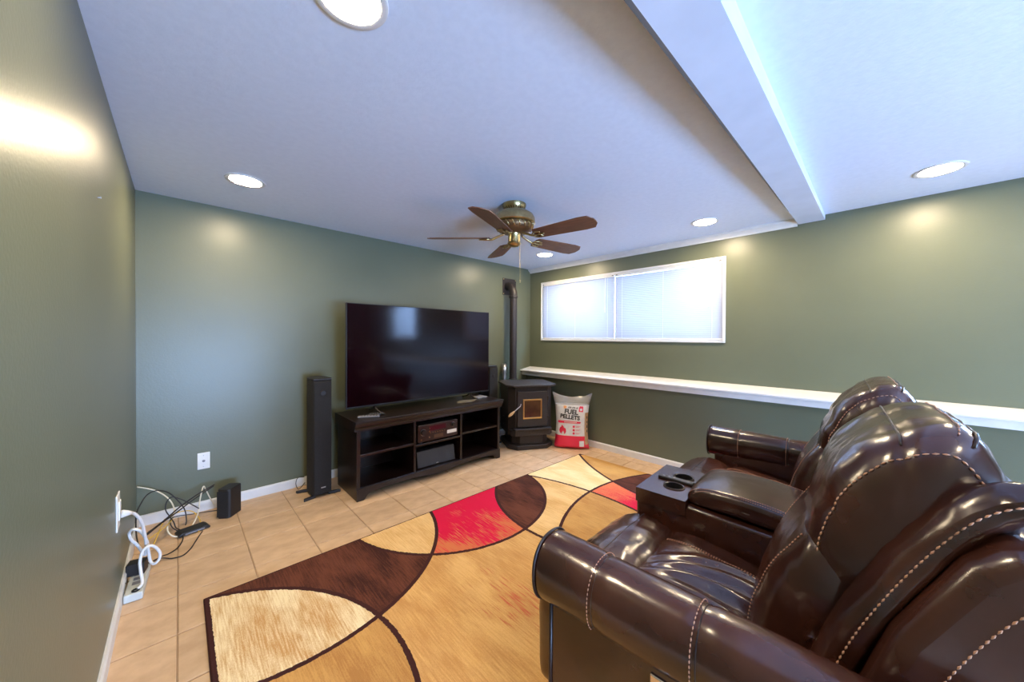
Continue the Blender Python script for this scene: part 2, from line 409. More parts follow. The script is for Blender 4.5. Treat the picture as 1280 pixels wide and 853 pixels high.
# windows
def window(name, win, labelled=True):
    y0, y1, z0, z1 = win
    f = MB(); t = .035; xa, xb = XU + .05, XU + .11
    f.box((xa, y0, z0), (xb, y1, z0 + t)).box((xa, y0, z1 - t), (xb, y1, z1)).box((xa, y0, z0 + t), (xb, y0 + t, z1 - t)).box((xa, y1 - t, z0 + t), (xb, y1, z1 - t))
    w_ = struct(f.build(name, TRIM, bevel=.003))
    ym = (y0 + y1) / 2
    MB().box((xa + .005, ym - .03, z0 + t), (xb - .005, ym + .03, z1 - t)).build('mullion', TRIM, w_)
    for a, b in ((y0 + t, ym - .03), (ym + .03, y1 - t)):
        MB().box((xa + .028, a, z0 + t), (xa + .032, b, z1 - t)).build('pane', GLASS, w_)
    c = MB(); q = .022
    c.box((XU - .016, y0 - q, z0 - q), (XU + .05, y1 + q, z0)).box((XU - .016, y0 - q, z1), (XU + .05, y1 + q, z1 + q))
    c.box((XU - .016, y0 - q, z0), (XU + .05, y0, z1)).box((XU - .016, y1, z0), (XU + .05, y1 + q, z1))
    c.build('casing', TRIM, w_, bevel=.003)
    ld = bpy.data.lights.new('daylight_portal', 'AREA'); ld.shape = 'RECTANGLE'; ld.size = y1 - y0; ld.size_y = z1 - z0
    ld.cycles.is_portal = True
    lo = bpy.data.objects.new('daylight_portal', ld); link(lo); lo.location = (XU + .16, ym, (z0 + z1) / 2)
    lo.rotation_euler = Vector((-1, 0, 0)).to_track_quat('-Z', 'Y').to_euler()
    # local X of the light runs along world y
    return w_
window('window_1', WIN1); window('window_2', WIN2)
def added_window_front(win):  # made-up window out of view, added to light the ceiling blue
    x0, x1, z0, z1 = win; t = .05; ya, yb = YF - .09, YF - .03; xm = (x0 + x1) / 2
    f = MB().box((x0, ya, z0), (x1, yb, z0 + t)).box((x0, ya, z1 - t), (x1, yb, z1)).box((x0, ya, z0 + t), (x0 + t, yb, z1 - t)).box((x1 - t, ya, z0 + t), (x1, yb, z1 - t))
    w_ = struct(f.build('added_window_3', TRIM, bevel=.003))
    MB().box((xm - .03, ya + .005, z0 + t), (xm + .03, yb - .005, z1 - t)).build('mullion', TRIM, w_)
    for a, b in ((x0 + t, xm - .03), (xm + .03, x1 - t)): MB().box((a, ya + .028, z0 + t), (b, ya + .032, z1 - t)).build('pane', GLASS, w_)
    ld = bpy.data.lights.new('daylight_portal', 'AREA'); ld.shape = 'RECTANGLE'; ld.size = x1 - x0; ld.size_y = z1 - z0; ld.cycles.is_portal = True
    lo = bpy.data.objects.new('daylight_portal', ld); link(lo); lo.location = (xm, YF - .14, (z0 + z1) / 2); lo.rotation_euler = (R_(90), 0, 0)
added_window_front(ADDED_WIN3)

# mini blinds
SLW = .0245
sm = MB(); 
def slat_mesh(length):
    q = MB(); n = 4; vs = []
    for k in range(n + 1):
        a = (k / n - .5); vs += [(a * SLW, 0, .0022 * (1 - 4 * a * a)), (a * SLW, length, .0022 * (1 - 4 * a * a))]
    fs = [(2 * k, 2 * k + 2, 2 * k + 3, 2 * k + 1) for k in range(n)]
    me = bpy.data.meshes.new('slat'); me.from_pydata(vs, [], fs); me.update(); me.materials.append(SLAT)
    for p in me.polygons: p.use_smooth = True
    return me
def blind(y0, y1, label, top_gap, grp='mini blinds over the wide window', tilt=-75):
    zt, zb = 2.096, 1.338
    t = thing('window_blind', label, 'blind', (XU - .004, y0, zb - .02), 0, grp)
    me = slat_mesh(y1 - y0); n = 36; top = zt - zb - .012
    for k in range(n):
        o = bpy.data.objects.new('slat', me); link(o, t)
        o.location = (0.012, 0, .03 + (top - .04 - top_gap) * k / (n - 1)); o.rotation_euler = (0, R_(tilt), 0)
    MB().box((-.006, 0, top), (.026, y1 - y0, top + .03)).build('head_rail', TRIM, t, bevel=.002)
    MB().box((0, 0, 0), (.024, y1 - y0, .016)).build('bottom_rail', TRIM, t, bevel=.003)
    for fy in (.08, .5, .92):
        MB().tube([(-.001, (y1 - y0) * fy, .01), (-.001, (y1 - y0) * fy, top)], .0011, 5).build('ladder_cord', CORDW, t)
    MB().tube([(-.008, .12, top), (-.010, .121, top - .42)], .003, 6).build('tilt_wand', WHITEPL, t)
    for q in (.012, y1 - y0 - .03): MB().box((-.008, q, top + .012), (-.005, q + .02, top + .02)).build('bracket', BLACKPL, t)
    return t
blind(2.150, 3.283, 'white mini blind on the half of the window beside the stove corner', 0)
blind(1.007, 2.140, 'white mini blind on the half of the window farther from the stove', .004)
blind(-2.098, -.852, 'white mini blind on the window behind the sofa', 0, None, -38)

# ================================================================== LIGHTS IN THE CEILING
def downlight(x, y, label):
    t = thing('recessed_light', label, 'ceiling light', (x, y, H), 0, 'recessed ceiling lights')
    MB().lathe([(.083, -.001), (.085, -.005), (.100, -.007), (.106, -.004), (.107, 0)], n=40, cap=False).build('trim_ring', LAMPRING, t, smooth='auto')
    MB().lathe([(0, -.0075), (.05, -.0072), (.075, -.006), (.083, -.003)], n=40).build('lens', LENS, t, smooth=True)
    return t
downlight(.367, 1.083, 'recessed ceiling light cut by the top edge near the green side wall')
downlight(.31, 2.816, 'recessed ceiling light above the cable corner by the back wall')
downlight(3.23, -.253, 'recessed ceiling light past the beam over the sofa end')
downlight(3.255, 1.019, 'recessed ceiling light above the window near the beam')
downlight(3.178, 2.759, 'recessed ceiling light beside the fan near the stove corner')
downlight(.36, -1.0, 'recessed ceiling light behind the viewer by the side wall')
downlight(3.23, -1.6, 'recessed ceiling light behind the viewer near the second window')

# ================================================================== CEILING FAN
fan = thing('ceiling_fan', 'brass ceiling fan with five reddish brown wooden blades', 'ceiling fan', (1.825, 1.889, H))
MB().lathe([(.088, 0), (.088, -.012), (.080, -.030), (.066, -.052), (.058, -.058)], n=40).build('canopy', BRASS, fan, smooth='auto')
sl = MB()
for k in range(26):
    a = 2 * pi * k / 26; c_, s_ = cos(a), sin(a)
    r1, r2 = .0805, .0655
    p = [(r1 * c_ - .0035 * s_, r1 * s_ + .0035 * c_, -.031), (r1 * c_ + .0035 * s_, r1 * s_ - .0035 * c_, -.031), (r2 * c_ + .0035 * s_, r2 * s_ - .0035 * c_, -.053), (r2 * c_ - .0035 * s_, r2 * s_ + .0035 * c_, -.053)]
    q = [(x * 1.02, y * 1.02, z) for x, y, z in p]
    sl.add(p + q, [(0, 1, 2, 3), (7, 6, 5, 4), (0, 4, 5, 1), (1, 5, 6, 2), (2, 6, 7, 3), (3, 7, 4, 0)])
sl.build('canopy_vent', BRASSD, fan)
MB().lathe([(.05, -.05), (.075, -.056), (.115, -.064), (.142, -.082), (.155, -.108), (.157, -.14), (.150, -.146), (.10, -.15)], n=48).build('motor_housing', BRASS, fan, smooth='auto')
MB().lathe([(.10, -.148), (.138, -.150), (.142, -.165), (.132, -.190), (.110, -.205), (.06, -.215), (.05, -.218)], n=48).build('lower_housing', BRASSD, fan, smooth='auto')
vt = MB()
for k in range(20):
    a = 2 * pi * k / 20
    vt.tube([(.139 * cos(a), .139 * sin(a), -.152), (.143 * cos(a + .1), .143 * sin(a + .1), -.166), (.130 * cos(a + .2), .130 * sin(a + .2), -.192)], .0055, 6)
vt.build('vent_ribs', BRASS, fan, smooth=True)
MB().lathe([(.046, -.215), (.050, -.222), (.046, -.232), (.046, -.285), (.052, -.292), (.046, -.305), (.028, -.315), (0, -.318)], n=32).build('switch_housing', BRASS, fan, smooth='auto')
MB().tube([(.03, -.03, -.30), (.032, -.032, -.56)], .0013, 5).build('pull_chain', BRASS, fan)
MB().lathe([(0, -.59), (.005, -.585), (.006, -.57), (0, -.56)], (.032, -.032, 0), n=10).build('chain_knob', BRASS, fan, smooth=True)
def blade_mesh():
    out = [(.20, -.060), (.56, -.078), (.625, -.072), (.655, -.030), (.658, 0), (.655, .030), (.625, .072), (.56, .078), (.20, .060), (.185, .03), (.185, -.03)]
    q = MB().prism(out, -.003, .003, 'z'); return q
first = None
for k in range(5):
    a = R_(-81.6 + 72 * k)
    piv = bpy.data.objects.new('blade', first.data) if first else None
    if first is None:
        first = blade_mesh().build('blade', BLADE, fan, bevel=.0015); piv = first
    else: link(piv, fan)
    piv.location = (0, 0, -.252); piv.rotation_euler = Matrix.Rotation(a, 3, 'Z').to_euler()
    piv.rotation_euler = (Matrix.Rotation(a, 3, 'Z') @ Matrix.Rotation(R_(-13), 3, 'X')).to_euler()
    # ornate blade iron in the blade's own space
    bi = MB(); zz = -.004
    bi.tube(smooth_path([(.075, 0, .03), (.12, .004, .012), (.165, 0, zz - .004), (.195, 0, zz - .006)]), .008, 8)
    bi.tube(smooth_path([(.165, 0, zz - .005), (.185, .026, zz - .006), (.215, .036, zz - .006), (.24, .026, zz - .006), (.232, .010, zz - .006)]), .0055, 7)
    bi.tube(smooth_path([(.165, 0, zz - .005), (.185, -.026, zz - .006), (.215, -.036, zz - .006), (.24, -.026, zz - .006), (.232, -.010, zz - .006)]), .0055, 7)
    bi.tube(smooth_path([(.19, 0, zz - .006), (.22, 0, zz - .007), (.262, 0, zz - .006)]), .0065, 7)
    for px_, py_ in ((.24, .027), (.24, -.027), (.262, 0)): bi.lathe([(0, zz - .012), (.007, zz - .009), (.008, zz - .004)], (px_, py_, 0), n=10)
    bi.build('blade_iron', BRASS, piv, smooth=True)

# ================================================================== RUG
RX0, RX1, RY0, RY1 = .083, 3.305, -.12, 2.318
rc = ((RX0 + RX1) / 2, (RY0 + RY1) / 2)
rg = MB(); hx, hy = (RX1 - RX0) / 2, (RY1 - RY0) / 2; ins = .006
rg.add([(-hx, -hy, .0005), (hx, -hy, .0005), (hx, hy, .0005), (-hx, hy, .0005), (-hx, -hy, .007), (hx, -hy, .007), (hx, hy, .007), (-hx, hy, .007),
        (-hx + ins, -hy + ins, .012), (hx - ins, -hy + ins, .012), (hx - ins, hy - ins, .012), (-hx + ins, hy - ins, .012)],
       [(3, 2, 1, 0), (0, 1, 5, 4), (1, 2, 6, 5), (2, 3, 7, 6), (3, 0, 4, 7), (4, 5, 9, 8), (5, 6, 10, 9), (6, 7, 11, 10), (7, 4, 8, 11), (8, 9, 10, 11)])
rug = rg.build('area_rug', rug_mat(rc[0], rc[1], RX0, RX1, RY1), loc=(rc[0], rc[1], 0))
tag(rug, 'tan, cream, brown and red area rug with overlapping arc pattern', 'rug')

# ================================================================== TV STAND AND WHAT STANDS ON IT
ts = thing('tv_stand', 'espresso wood media stand with open shelves under the television', 'tv stand', (1.80, 2.87, 0))
SX0, SX1, SD = -.775, .765, .46
MB().box((SX0, 0, 0), (SX0 + .03, SD, .565)).build('side_panel', DARKWOOD, ts, bevel=.003)
MB().box((SX1 - .03, 0, 0), (SX1, SD, .565)).build('side_panel', DARKWOOD, ts, bevel=.003)
for dx in (-.26, .25): MB().box((dx - .011, .006, .10), (dx + .011, SD - .02, .565)).build('divider', DARKWOOD, ts, bevel=.002)
MB().box((SX0 + .03, SD - .015, .08), (SX1 - .03, SD, .565)).build('back_panel', DARKWOOD, ts)
MB().box((SX0 + .03, .004, .080), (SX1 - .03, SD - .015, .103)).build('bottom_shelf', DARKWOOD, ts, bevel=.002)
for xa, xb, z in ((SX0 + .03, -.271, .350), (-.249, .239, .325), (.261, SX1 - .03, .345)):
    MB().box((xa, .01, z), (xb, SD - .015, z + .02)).build('shelf', DARKWOOD, ts, bevel=.002)
tp = MB().prism([(-.012, .565), (SD + .01, .565), (SD + .01, .650), (-.040, .650), (-.040, .634), (-.032, .622), (-.030, .606), (-.018, .594), (-.012, .582)], SX0 - .02, SX1 + .02, 'x')
tp.build('top', DARKWOOD, ts, bevel=.0025)
# scalloped apron
prof = [(SX0, .10), (SX0, 0.0), (SX0 + .05, 0.0)]
for k in range(1, 12): prof.append((SX0 + .05 + .05 * k / 11, .045 * (1 - cos(pi * k / 11)) / 2))
n = 14
for k in range(n + 1):
    u = k / n; x = SX0 + .13 + u * (SX1 - SX0 - .26); prof.append((x, .062 - .028 * math.exp(-((u - .5) / .14) ** 2) - .010 * (abs(u - .5) > .46)))
for k in range(10, -1, -1): prof.append((SX1 - .05 - .05 * k / 11, .045 * (1 - cos(pi * k / 11)) / 2))
prof += [(SX1, 0.0), (SX1, .10)]
# tessellate the apron as quads between its lower edge and z=.10
ap = MB(); lows = [p for p in prof[1:-1]]; vs = []; fs = []
for y in (-.008, .012):
    for (x, z) in lows: vs += [(x, y, z), (x, y, .10)]
m_ = len(lows) * 2
for k in range(len(lows) - 1):
    a = 2 * k
    fs += [(a, a + 2, a + 3, a + 1), (m_ + a + 1, m_ + a + 3, m_ + a + 2, m_ + a), (a, m_ + a, m_ + a + 2, a + 2), (a + 1, a + 3, m_ + a + 3, m_ + a + 1)]
fs += [(0, 1, m_ + 1, m_), (m_ - 2, 2 * m_ - 2, 2 * m_ - 1, m_ - 1)]
ap.add(vs, fs); ap.build('apron', DARKWOOD, ts)
pg = MB()
for xx in (-.272, .262 - .012, .238, -.248):
    for zz in (.27, .30, .33, .39, .42): pg.lathe([(0, -.002), (.003, -.001), (.003, .001), (0, .002)], (xx, .05, zz), n=6, axis='x')
pg.build('shelf_peg_holes', GREYPL, ts)['kind'] = 'stuff'

tv = thing('television', 'large black flat screen television on the media stand', 'television', (1.803, 3.10, .650))
TW, TZ0, TZ1 = .785, .062, .972
MB().box((-TW, -.008, TZ0), (TW, .022, TZ1)).build('bezel', BLACKPL, tv, bevel=.003)
MB().box((-TW + .006, -.0105, TZ0 + .016), (TW - .006, -.0085, TZ1 - .006)).build('screen', SCREEN, tv)
MB().box((-TW * .6, .022, TZ0 + .05), (TW * .6, .06, .60)).build('rear_housing', BLACKPL, tv, bevel=.01)
for sx in (-1, 1):
    xf = sx * .53
    f = MB(); f.tube([(xf, .01, TZ0 + .01), (xf, -.02, .03), (xf, -.15, .009)], .008, 8); f.tube([(xf, .01, TZ0 + .01), (xf, .06, .03), (xf, .15, .009)], .008, 8)
    f.build('foot', BLACKPL, tv, smooth=True)

def remote(loc, rz, label, L, w):
    t = thing('remote_control', label, 'remote', loc, rz, 'remotes on the media stand')
    MB().box((-w, -L, 0), (w, L, .016)).build('body', GREYPL if L > .075 else BLACKPL, t, bevel=.006, seg=3)
    b = MB()
    for i in range(3):
        for j in range(6): b.box((-w * .6 + i * w * .6 - .004, -L * .75 + j * L * .28 - .004, .0158), (-w * .6 + i * w * .6 + .004, -L * .75 + j * L * .28 + .004, .0185))
    b.build('buttons', GREYPL if L <= .075 else BLACKPL, t)
remote((1.155, 2.955, .650), R_(62), 'grey remote control nearest the front corner of the media stand', .085, .024)
remote((1.235, 2.995, .650), R_(68), 'smaller dark remote control beside the television foot', .07, .02)
sb = thing('streaming_box', 'flat grey box at the stove end of the media stand top', 'media box', (2.43, 3.06, .650), R_(8))
MB().box((-.075, -.055, 0), (.075, .055, .022)).build('body', GREYPL, sb, bevel=.008, seg=3)
MB().box((-.02, -.056, .006), (.02, -.0535, .014)).build('front_panel', BLACKPL, sb)
cc = MB()
pts = []
for k in range(46):
    a = 2 * pi * k / 15; r = .09 + .010 * sin(k * 1.7); pts.append((r * 1.25 * cos(a), r * .45 * sin(a), .006 + .0009 * k * .3))
pts += [(.14, -.035, .012), (.17, .01, .012), (.14, .045, .012)]
cc.tube(smooth_path(pts, 3), .0022, 6)
o = cc.build('coiled_cable', mat('dull_cord', (0.24, 0.20, 0.13), 0.5), smooth=True, loc=(2.17, 2.955, .650)); tag(o, 'coiled pale cable lying on the media stand under the screen', 'cable')

rv = thing('receiver', 'black audio receiver with two knobs on the middle shelf', 'receiver', (1.795, 2.895, .345))
MB().box((-.215, 0, .012), (.215, .34, .168)).build('chassis', BLACKPL, rv, bevel=.004)
MB().box((-.218, -.008, .012), (.218, 0, .168)).build('front_panel', mat('receiver_face', (0.020, 0.006, 0.006), 0.3), rv, bevel=.003)
MB().box((-.10, -.0095, .105), (.08, -.0075, .148)).build('display', REDGLOW, rv)
for xk, zk, rk in ((-.165, .10, .028), (.165, .125, .020)):
    k_ = MB().lathe([(rk, 0), (rk, -.016), (rk * .9, -.022), (0, -.022)], (xk, -.008, zk), n=28, axis='y').build('knob', mat('dark_knob', (0.05, 0.045, 0.045), 0.3, metal=.8), rv, smooth='auto')
    MB().lathe([(rk * 1.12, 0), (rk * 1.12, -.003), (rk, -.003), (rk, 0)], (xk, -.0085, zk), n=28, axis='y', close=True).build('knob_ring', STEEL, k_, smooth='auto')
bt = MB()
for i in range(7): bt.lathe([(.004, 0), (.004, -.004), (0, -.004)], (-.09 + i * .026, -.008, .085), n=10, axis='y')
for q in ((-.185, .035), (-.10, .045), (-.10, .10), (-.10, .13)): bt.lathe([(.006, 0), (.006, -.006), (0, -.006)], (q[0], -.008, q[1]), n=12, axis='y')
bt.build('buttons', mat('bronze_buttons', (0.30, 0.17, 0.08), 0.35, metal=.8), rv)
MB().box((-.05, -.0095, .028), (.05, -.0075, .060)).build('flap', mat('bronze_flap', (0.10, 0.05, 0.025), 0.4), rv)
MB().box((.095, -.0095, .045), (.205, -.0075, .078)).build('sticker', WHITEPL, rv)
for sx in (-.17, .17):
    MB().lathe([(.02, 0), (.02, .012), (0, .012)], (sx, .03, 0), n=14).build('foot', BLACKPL, rv)

cs = thing('centre_speaker', 'grey cloth fronted centre speaker lying on the lower middle shelf', 'speaker', (1.800, 2.925, .103), R_(-1))
MB().prism([(0, .0), (.16, 0), (.17, .13), (.045, .15), (.03, .148)], -.205, .205, 'x').build('cabinet', BLACKPL, cs, bevel=.008)
MB().prism([(-.012, .004), (.0, .004), (.034, .148), (.020, .150)], -.205, .205, 'x').build('grille', GREYCLOTH, cs, bevel=.006, seg=3)
MB().box((-.012, -.0115, .012), (.012, -.0085, .02)).build('badge', STEEL, cs)

# tower speakers
def tower(loc, rz, label, feet=True):
    t = thing('tower_speaker', label, 'speaker', loc, rz, 'tower speakers beside the television')
    out = [(-.068, -.11), (.068, -.11), (.074, -.09)]
    for k in range(0, 9): a = pi * k / 8; out.append((.074 * cos(a), .03 + .11 * sin(a)))
    out += [(-.074, -.09)]
    MB().prism(out, .02, .965, 'z').build('cabinet', SPKCLOTH, t, smooth='auto', bevel=.004)
    MB().prism([(x * 1.01, y * 1.01) for x, y in out], .966, .985, 'z').build('top_cap', BLACKPL, t, smooth='auto', bevel=.006)
    MB().box((-.066, -.122, .03), (.066, -.111, .955)).build('grille', SPKCLOTH, t, bevel=.004)
    MB().box((-.015, -.1245, .075), (.02, -.121, .084)).build('badge', STEEL, t)
    MB().lathe([(.022, 0), (.019, -.004), (0, -.004)], (0, -.1215, .86), n=20, axis='y').build('tweeter', BLACKPL, t)
    for sx in (-1, 1):
        for sy, yy in ((-1, -.09), (1, .08)):
            MB().prism([(sx * .05, yy - .015), (sx * .135, yy - .012 + sy * .02), (sx * .142, yy + sy * .03), (sx * .135, yy + .016 + sy * .02), (sx * .05, yy + .02)], 0.0, .02, 'z').build('foot', BLACKPL, t, bevel=.004)
    return t
tower((.853, 3.275, 0), R_(2), 'tall black tower speaker standing by the cable corner end of the media stand')
tower((2.80, 3.37, 0), R_(0), 'tall black tower speaker between the television and the stove')

# ================================================================== PELLET STOVE
sv = thing('pellet_stove', 'dark brown pellet stove with gold framed glass door in the corner', 'stove', (3.17, 3.05, 0), R_(-29))
def oct_(wx, y0, y1, c, cb=.0): return [(-wx + c, y0), (wx - c, y0), (wx, y0 + c), (wx, y1 - cb), (wx - cb, y1), (-wx + cb, y1), (-wx, y1 - cb), (-wx, y0 + c)] if cb else [(-wx + c, y0), (wx - c, y0), (wx, y0 + c), (wx, y1), (-wx, y1), (-wx, y0 + c)]
MB().prism(oct_(.285, -.285, .22, .10), 0, .055, 'z').build('base_plate', STOVE, sv, bevel=.008)
MB().prism(oct_(.225, -.235, .18, .08), .055, .165, 'z').build('pedestal', STOVE, sv, bevel=.004)
MB().prism(oct_(.275, -.235, .25, .07), .165, .745, 'z').build('body', STOVE, sv, bevel=.004)
MB().prism(oct_(.315, -.295, .27, .075, .05), .745, .770, 'z').build('top_plate', STOVE, sv, bevel=.006)
MB().prism(oct_(.262, -.28, -.15, .05), .165, .235, 'z').build('ash_drawer', STOVE, sv, bevel=.004)
lip = MB().prism([(-.235, -.285), (-.215, -.305), (.215, -.305), (.235, -.285), (.235, -.24), (-.235, -.24)], .235, .256, 'z').build('ash_lip', STOVE, sv, bevel=.006)
dr = MB().box((-.185, -.268, .268), (.185, -.235, .690)).build('door', STOVE, sv, bevel=.006)
fr = MB(); wx, z0, z1, t_ = .118, .365, .600, .017
fr.box((-wx, -.274, z0), (wx, -.262, z0 + t_)).box((-wx, -.274, z1 - t_), (wx, -.262, z1)).box((-wx, -.274, z0 + t_), (-wx + t_, -.262, z1 - t_)).box((wx - t_, -.274, z0 + t_), (wx, -.262, z1 - t_))
fr.build('glass_frame', GOLD, dr, bevel=.003)
MB().box((-wx + t_, -.2705, z0 + t_), (wx - t_, -.264, z1 - t_)).build('glass', STGLASS, dr)
hg = MB()
for zz in (.34, .58): hg.lathe([(0, zz), (.011, zz), (.011, zz + .05), (0, zz + .05)], (.196, -.262, 0), n=12)
hg.build('hinge', STOVE, dr, smooth='auto')
hd = MB().tube([(-.145, -.275, .545), (-.165, -.315, .530), (-.25, -.345, .475)], .006, 8).build('latch_rod', STEEL, sv, smooth=True)
MB().tube([(-.245, -.343, .478), (-.26, -.348, .468), (-.285, -.357, .452), (-.315, -.368, .432), (-.322, -.370, .428)], [.009, .014, .018, .012, .006], 10).build('wood_grip', LIGHTWOOD, sv, smooth=True)
rvt = MB()
for zz in (.25, .35, .45, .55): rvt.lathe([(0, -.003), (.006, -.002), (.006, 0)], (-.277, .05, zz), n=8, axis='x')
rvt.build('side_screws', STEEL, sv)

px, py = 3.262, 3.385
sp_ = thing('stove_pipe', 'brown stove pipe rising from the stove to a wall plate', 'pipe', (px, py, .772))
zt_ = 2.035 - .772
MB().lathe([(.060, 0), (.060, .012), (.052, .014)], n=28).build('collar', STOVE, sp_, smooth='auto')
MB().tube([(0, 0, 0), (0, 0, zt_ - .13)], .050, 28).build('riser', STOVE, sp_, smooth='auto')
MB().tube([(0, 0, zt_ - .15), (0, 0, zt_ - .10), (0.002, .02, zt_ - .045), (.006, .055, zt_ - .01), (.010, .095, zt_), (.012, .138, zt_)], .053, 28).build('elbow', STOVE, sp_, smooth='auto')
MB().lathe([(.055, 0), (.060, .004), (.060, .028), (.055, .032)], (0, 0, zt_ - .17), n=28).build('pipe_band', STOVE, sp_, smooth='auto')
wp = MB().box((-.075, .1345, zt_ - .115), (.180, .1415, zt_ + .115)).build('wall_plate', STOVE, sp_, bevel=.003)
scr = MB()
for q in ((-.06, -.10), (-.06, .10), (.165, -.10), (.165, .10)): scr.lathe([(0, -.006), (.008, -.004), (.009, 0)], (q[0], .1345, zt_ + q[1]), n=10, axis='y')
scr.build('plate_screws', BRASS, wp)
ai = thing('air_intake', 'short silver air intake pipe behind the stove', 'pipe', (3.17, 3.46, 0))
MB().tube([(0, 0, .35), (0, 0, .86)], .028, 18).build('duct', STEEL, ai, smooth='auto')
MB().tube(smooth_path([(0, 0, .85), (.0, .0, .90), (.012, .012, .93), (.03, .03, .945), (.035, .064, .945)]), .036, 18).build('elbow', STEEL, ai, smooth='auto')
MB().box((-.02, .02, .34), (.02, .066, .38)).build('wall_bracket', STEEL, ai)

# ================================================================== BAG OF FUEL PELLETS
bag = thing('fuel_pellet_bag', 'red and white plastic bag of fuel pellets leaning beside the stove', 'bag', (3.435, 2.535, .002), R_(-56))
BWd, BHt = .205, .60
LEAN = .12
def bag_t(u, v):
    """half thickness at width fraction u in [-1,1], height fraction v in [0,1]"""
    a = max(0.0, 1 - abs(u) ** 3.2) ** .5; b = (min(1, v / .06) ** .5) * max(0.0, 1 - max(0, (v - .62) / .38) ** 2) ** .5
    return .085 * a * b + .004
def bag_w(v): return BWd * (1.02 - .10 * sin(pi * min(1, v * 1.05)) + .02 * v)
def bag_pt(u, v, side=-1, off=0.0):
    w_ = bag_w(v); t_ = bag_t(u, v) + off
    wr_ = .003 * noise.noise(Vector((u * 3, v * 7, 2.0 + side)))
    return (u * w_, side * (t_ + wr_) + LEAN * v * BHt + .0, v * BHt)
def bag_shell(name, m, u0, u1, v0, v1, sides, nu=24, nv=20, off=0.0, f=None):
    q = MB()
    for s in sides:
        vs = [(f or bag_pt)(u0 + (u1 - u0) * i / nu, v0 + (v1 - v0) * j / nv, s, off) for j in range(nv + 1) for i in range(nu + 1)]
        q.add(vs, [(j * (nu + 1) + i, j * (nu + 1) + i + 1, (j + 1) * (nu + 1) + i + 1, (j + 1) * (nu + 1) + i) for j in range(nv) for i in range(nu)])
    return q.build(name, m, bag, smooth=True)
bag_shell('lower_body', BAGR, -1, 1, 0, .265, (-1, 1))
bag_shell('upper_body', BAGW, -1, 1, .265, .86, (-1, 1))
bag_shell('kraft_side', KRAFT, .80, 1.0, .10, .72, (-1,), nu=6, off=.0012)
def top_pt(u, v, s, off):
    p = bag_pt(u, .86, s, 0); k = (v - .86) / .14; w_ = noise.noise(Vector((u * 2.3, 4.1, s * .1)))
    return (p[0] * (1 + .18 * k), p[1] * (1 - k) + (LEAN * BHt * v + .015 * sin(u * 5)) * k, p[2] + k * (.110 + .055 * u * u - .02 + .02 * w_))
bag_shell('clear_top', CLEARBAG, -1, 1, .86, 1.0, (-1, 1), nu=24, nv=6, f=top_pt)
def decal(name, poly, m, off=.0022, parent=None):
    """poly in (u-width metres, height metres) laid onto the bag front, cut into short strips so that it follows the curve"""
    bmm = bmesh.new(); vs = [bmm.verts.new((x, z, 0)) for x, z in poly]; bmm.faces.new(vs)
    xs = [p[0] for p in poly]; zs = [p[1] for p in poly]
    for ax, lo, hi in ((0, min(xs), max(xs)), (1, min(zs), max(zs))):
        k = lo + .02
        while k < hi:
            nrm = (1, 0, 0) if ax == 0 else (0, 1, 0); co = (k, 0, 0) if ax == 0 else (0, k, 0)
            bmesh.ops.bisect_plane(bmm, geom=bmm.verts[:] + bmm.edges[:] + bmm.faces[:], plane_co=co, plane_no=nrm); k += .02
    me = bpy.data.meshes.new(name)
    for v_ in bmm.verts:
        u = v_.co.x / bag_w(v_.co.y / BHt); v_.co = Vector(bag_pt(max(-1, min(1, u)), v_.co.y / BHt, -1, off))
    bmm.to_mesh(me); bmm.free(); me.materials.append(m)
    o = bpy.data.objects.new(name, me); link(o, parent or bag); return o
def text_decal(name, s, size, x, z, m, shear=0.0, rot=0.0, bold=.0, off=.003):
    cu = bpy.data.curves.new(name, 'FONT'); cu.body = s; cu.size = size; cu.align_x = 'CENTER'; cu.offset = bold; cu.shear = shear; cu.resolution_u = 3; cu.fill_mode = 'FRONT'
    to = bpy.data.objects.new(name + '_curve', cu); COL.objects.link(to)
    dg = bpy.context.evaluated_depsgraph_get(); me = bpy.data.meshes.new_from_object(to.evaluated_get(dg)); bpy.data.objects.remove(to)
    c_, s_ = cos(rot), sin(rot)
    for v_ in me.vertices:
        a, b = v_.co.x * c_ - v_.co.y * s_ + x, v_.co.x * s_ + v_.co.y * c_ + z
        v_.co = Vector(bag_pt(max(-1, min(1, a / bag_w(b / BHt))), b / BHt, -1, off))
    me.name = name; me.materials.clear(); me.materials.append(m); o = bpy.data.objects.new(name, me); link(o, bag); return o
text_decal('lettering', 'FUEL', .075, -.005, .415, INK, bold=.003, rot=R_(-4))
text_decal('lettering', 'PELLETS', .066, -.020, .357, INK, bold=.003, rot=R_(-5))
decal('red_band', [(-.165, .312), (-.155, .332), (-.05, .334), (.10, .327), (.115, .318), (.10, .306), (-.05, .306), (-.15, .304)], BAGR)
for k in range(8): decal('small_print', [(-.085 + k * .019, .314), (-.072 + k * .019, .314), (-.072 + k * .019, .325), (-.085 + k * .019, .325)], BAGW, off=.0034)
decal('flame_mark', [(-.115, .175), (-.135, .19), (-.145, .215), (-.138, .245), (-.12, .262), (-.112, .285), (-.092, .262), (-.085, .245), (-.078, .252), (-.065, .235), (-.062, .205), (-.072, .185), (-.088, .173), (-.085, .195), (-.098, .215), (-.112, .195)], BAGR)
for zz in (.268, .228, .190):
    decal('round_mark', [(.028 + .014 * cos(2 * pi * i / 14), zz + .014 * sin(2 * pi * i / 14)) for i in range(14)], BAGR)
    for k, wd in enumerate((.055, .04)): decal('small_print', [(.052, zz + .003 - k * .01), (.052 + wd, zz + .003 - k * .01), (.052 + wd, zz + .007 - k * .01), (.052, zz + .007 - k * .01)], BAGR)
decal('red_badge', [(.085, .445), (.135, .440), (.138, .505), (.098, .508), (.088, .49)], BAGR)
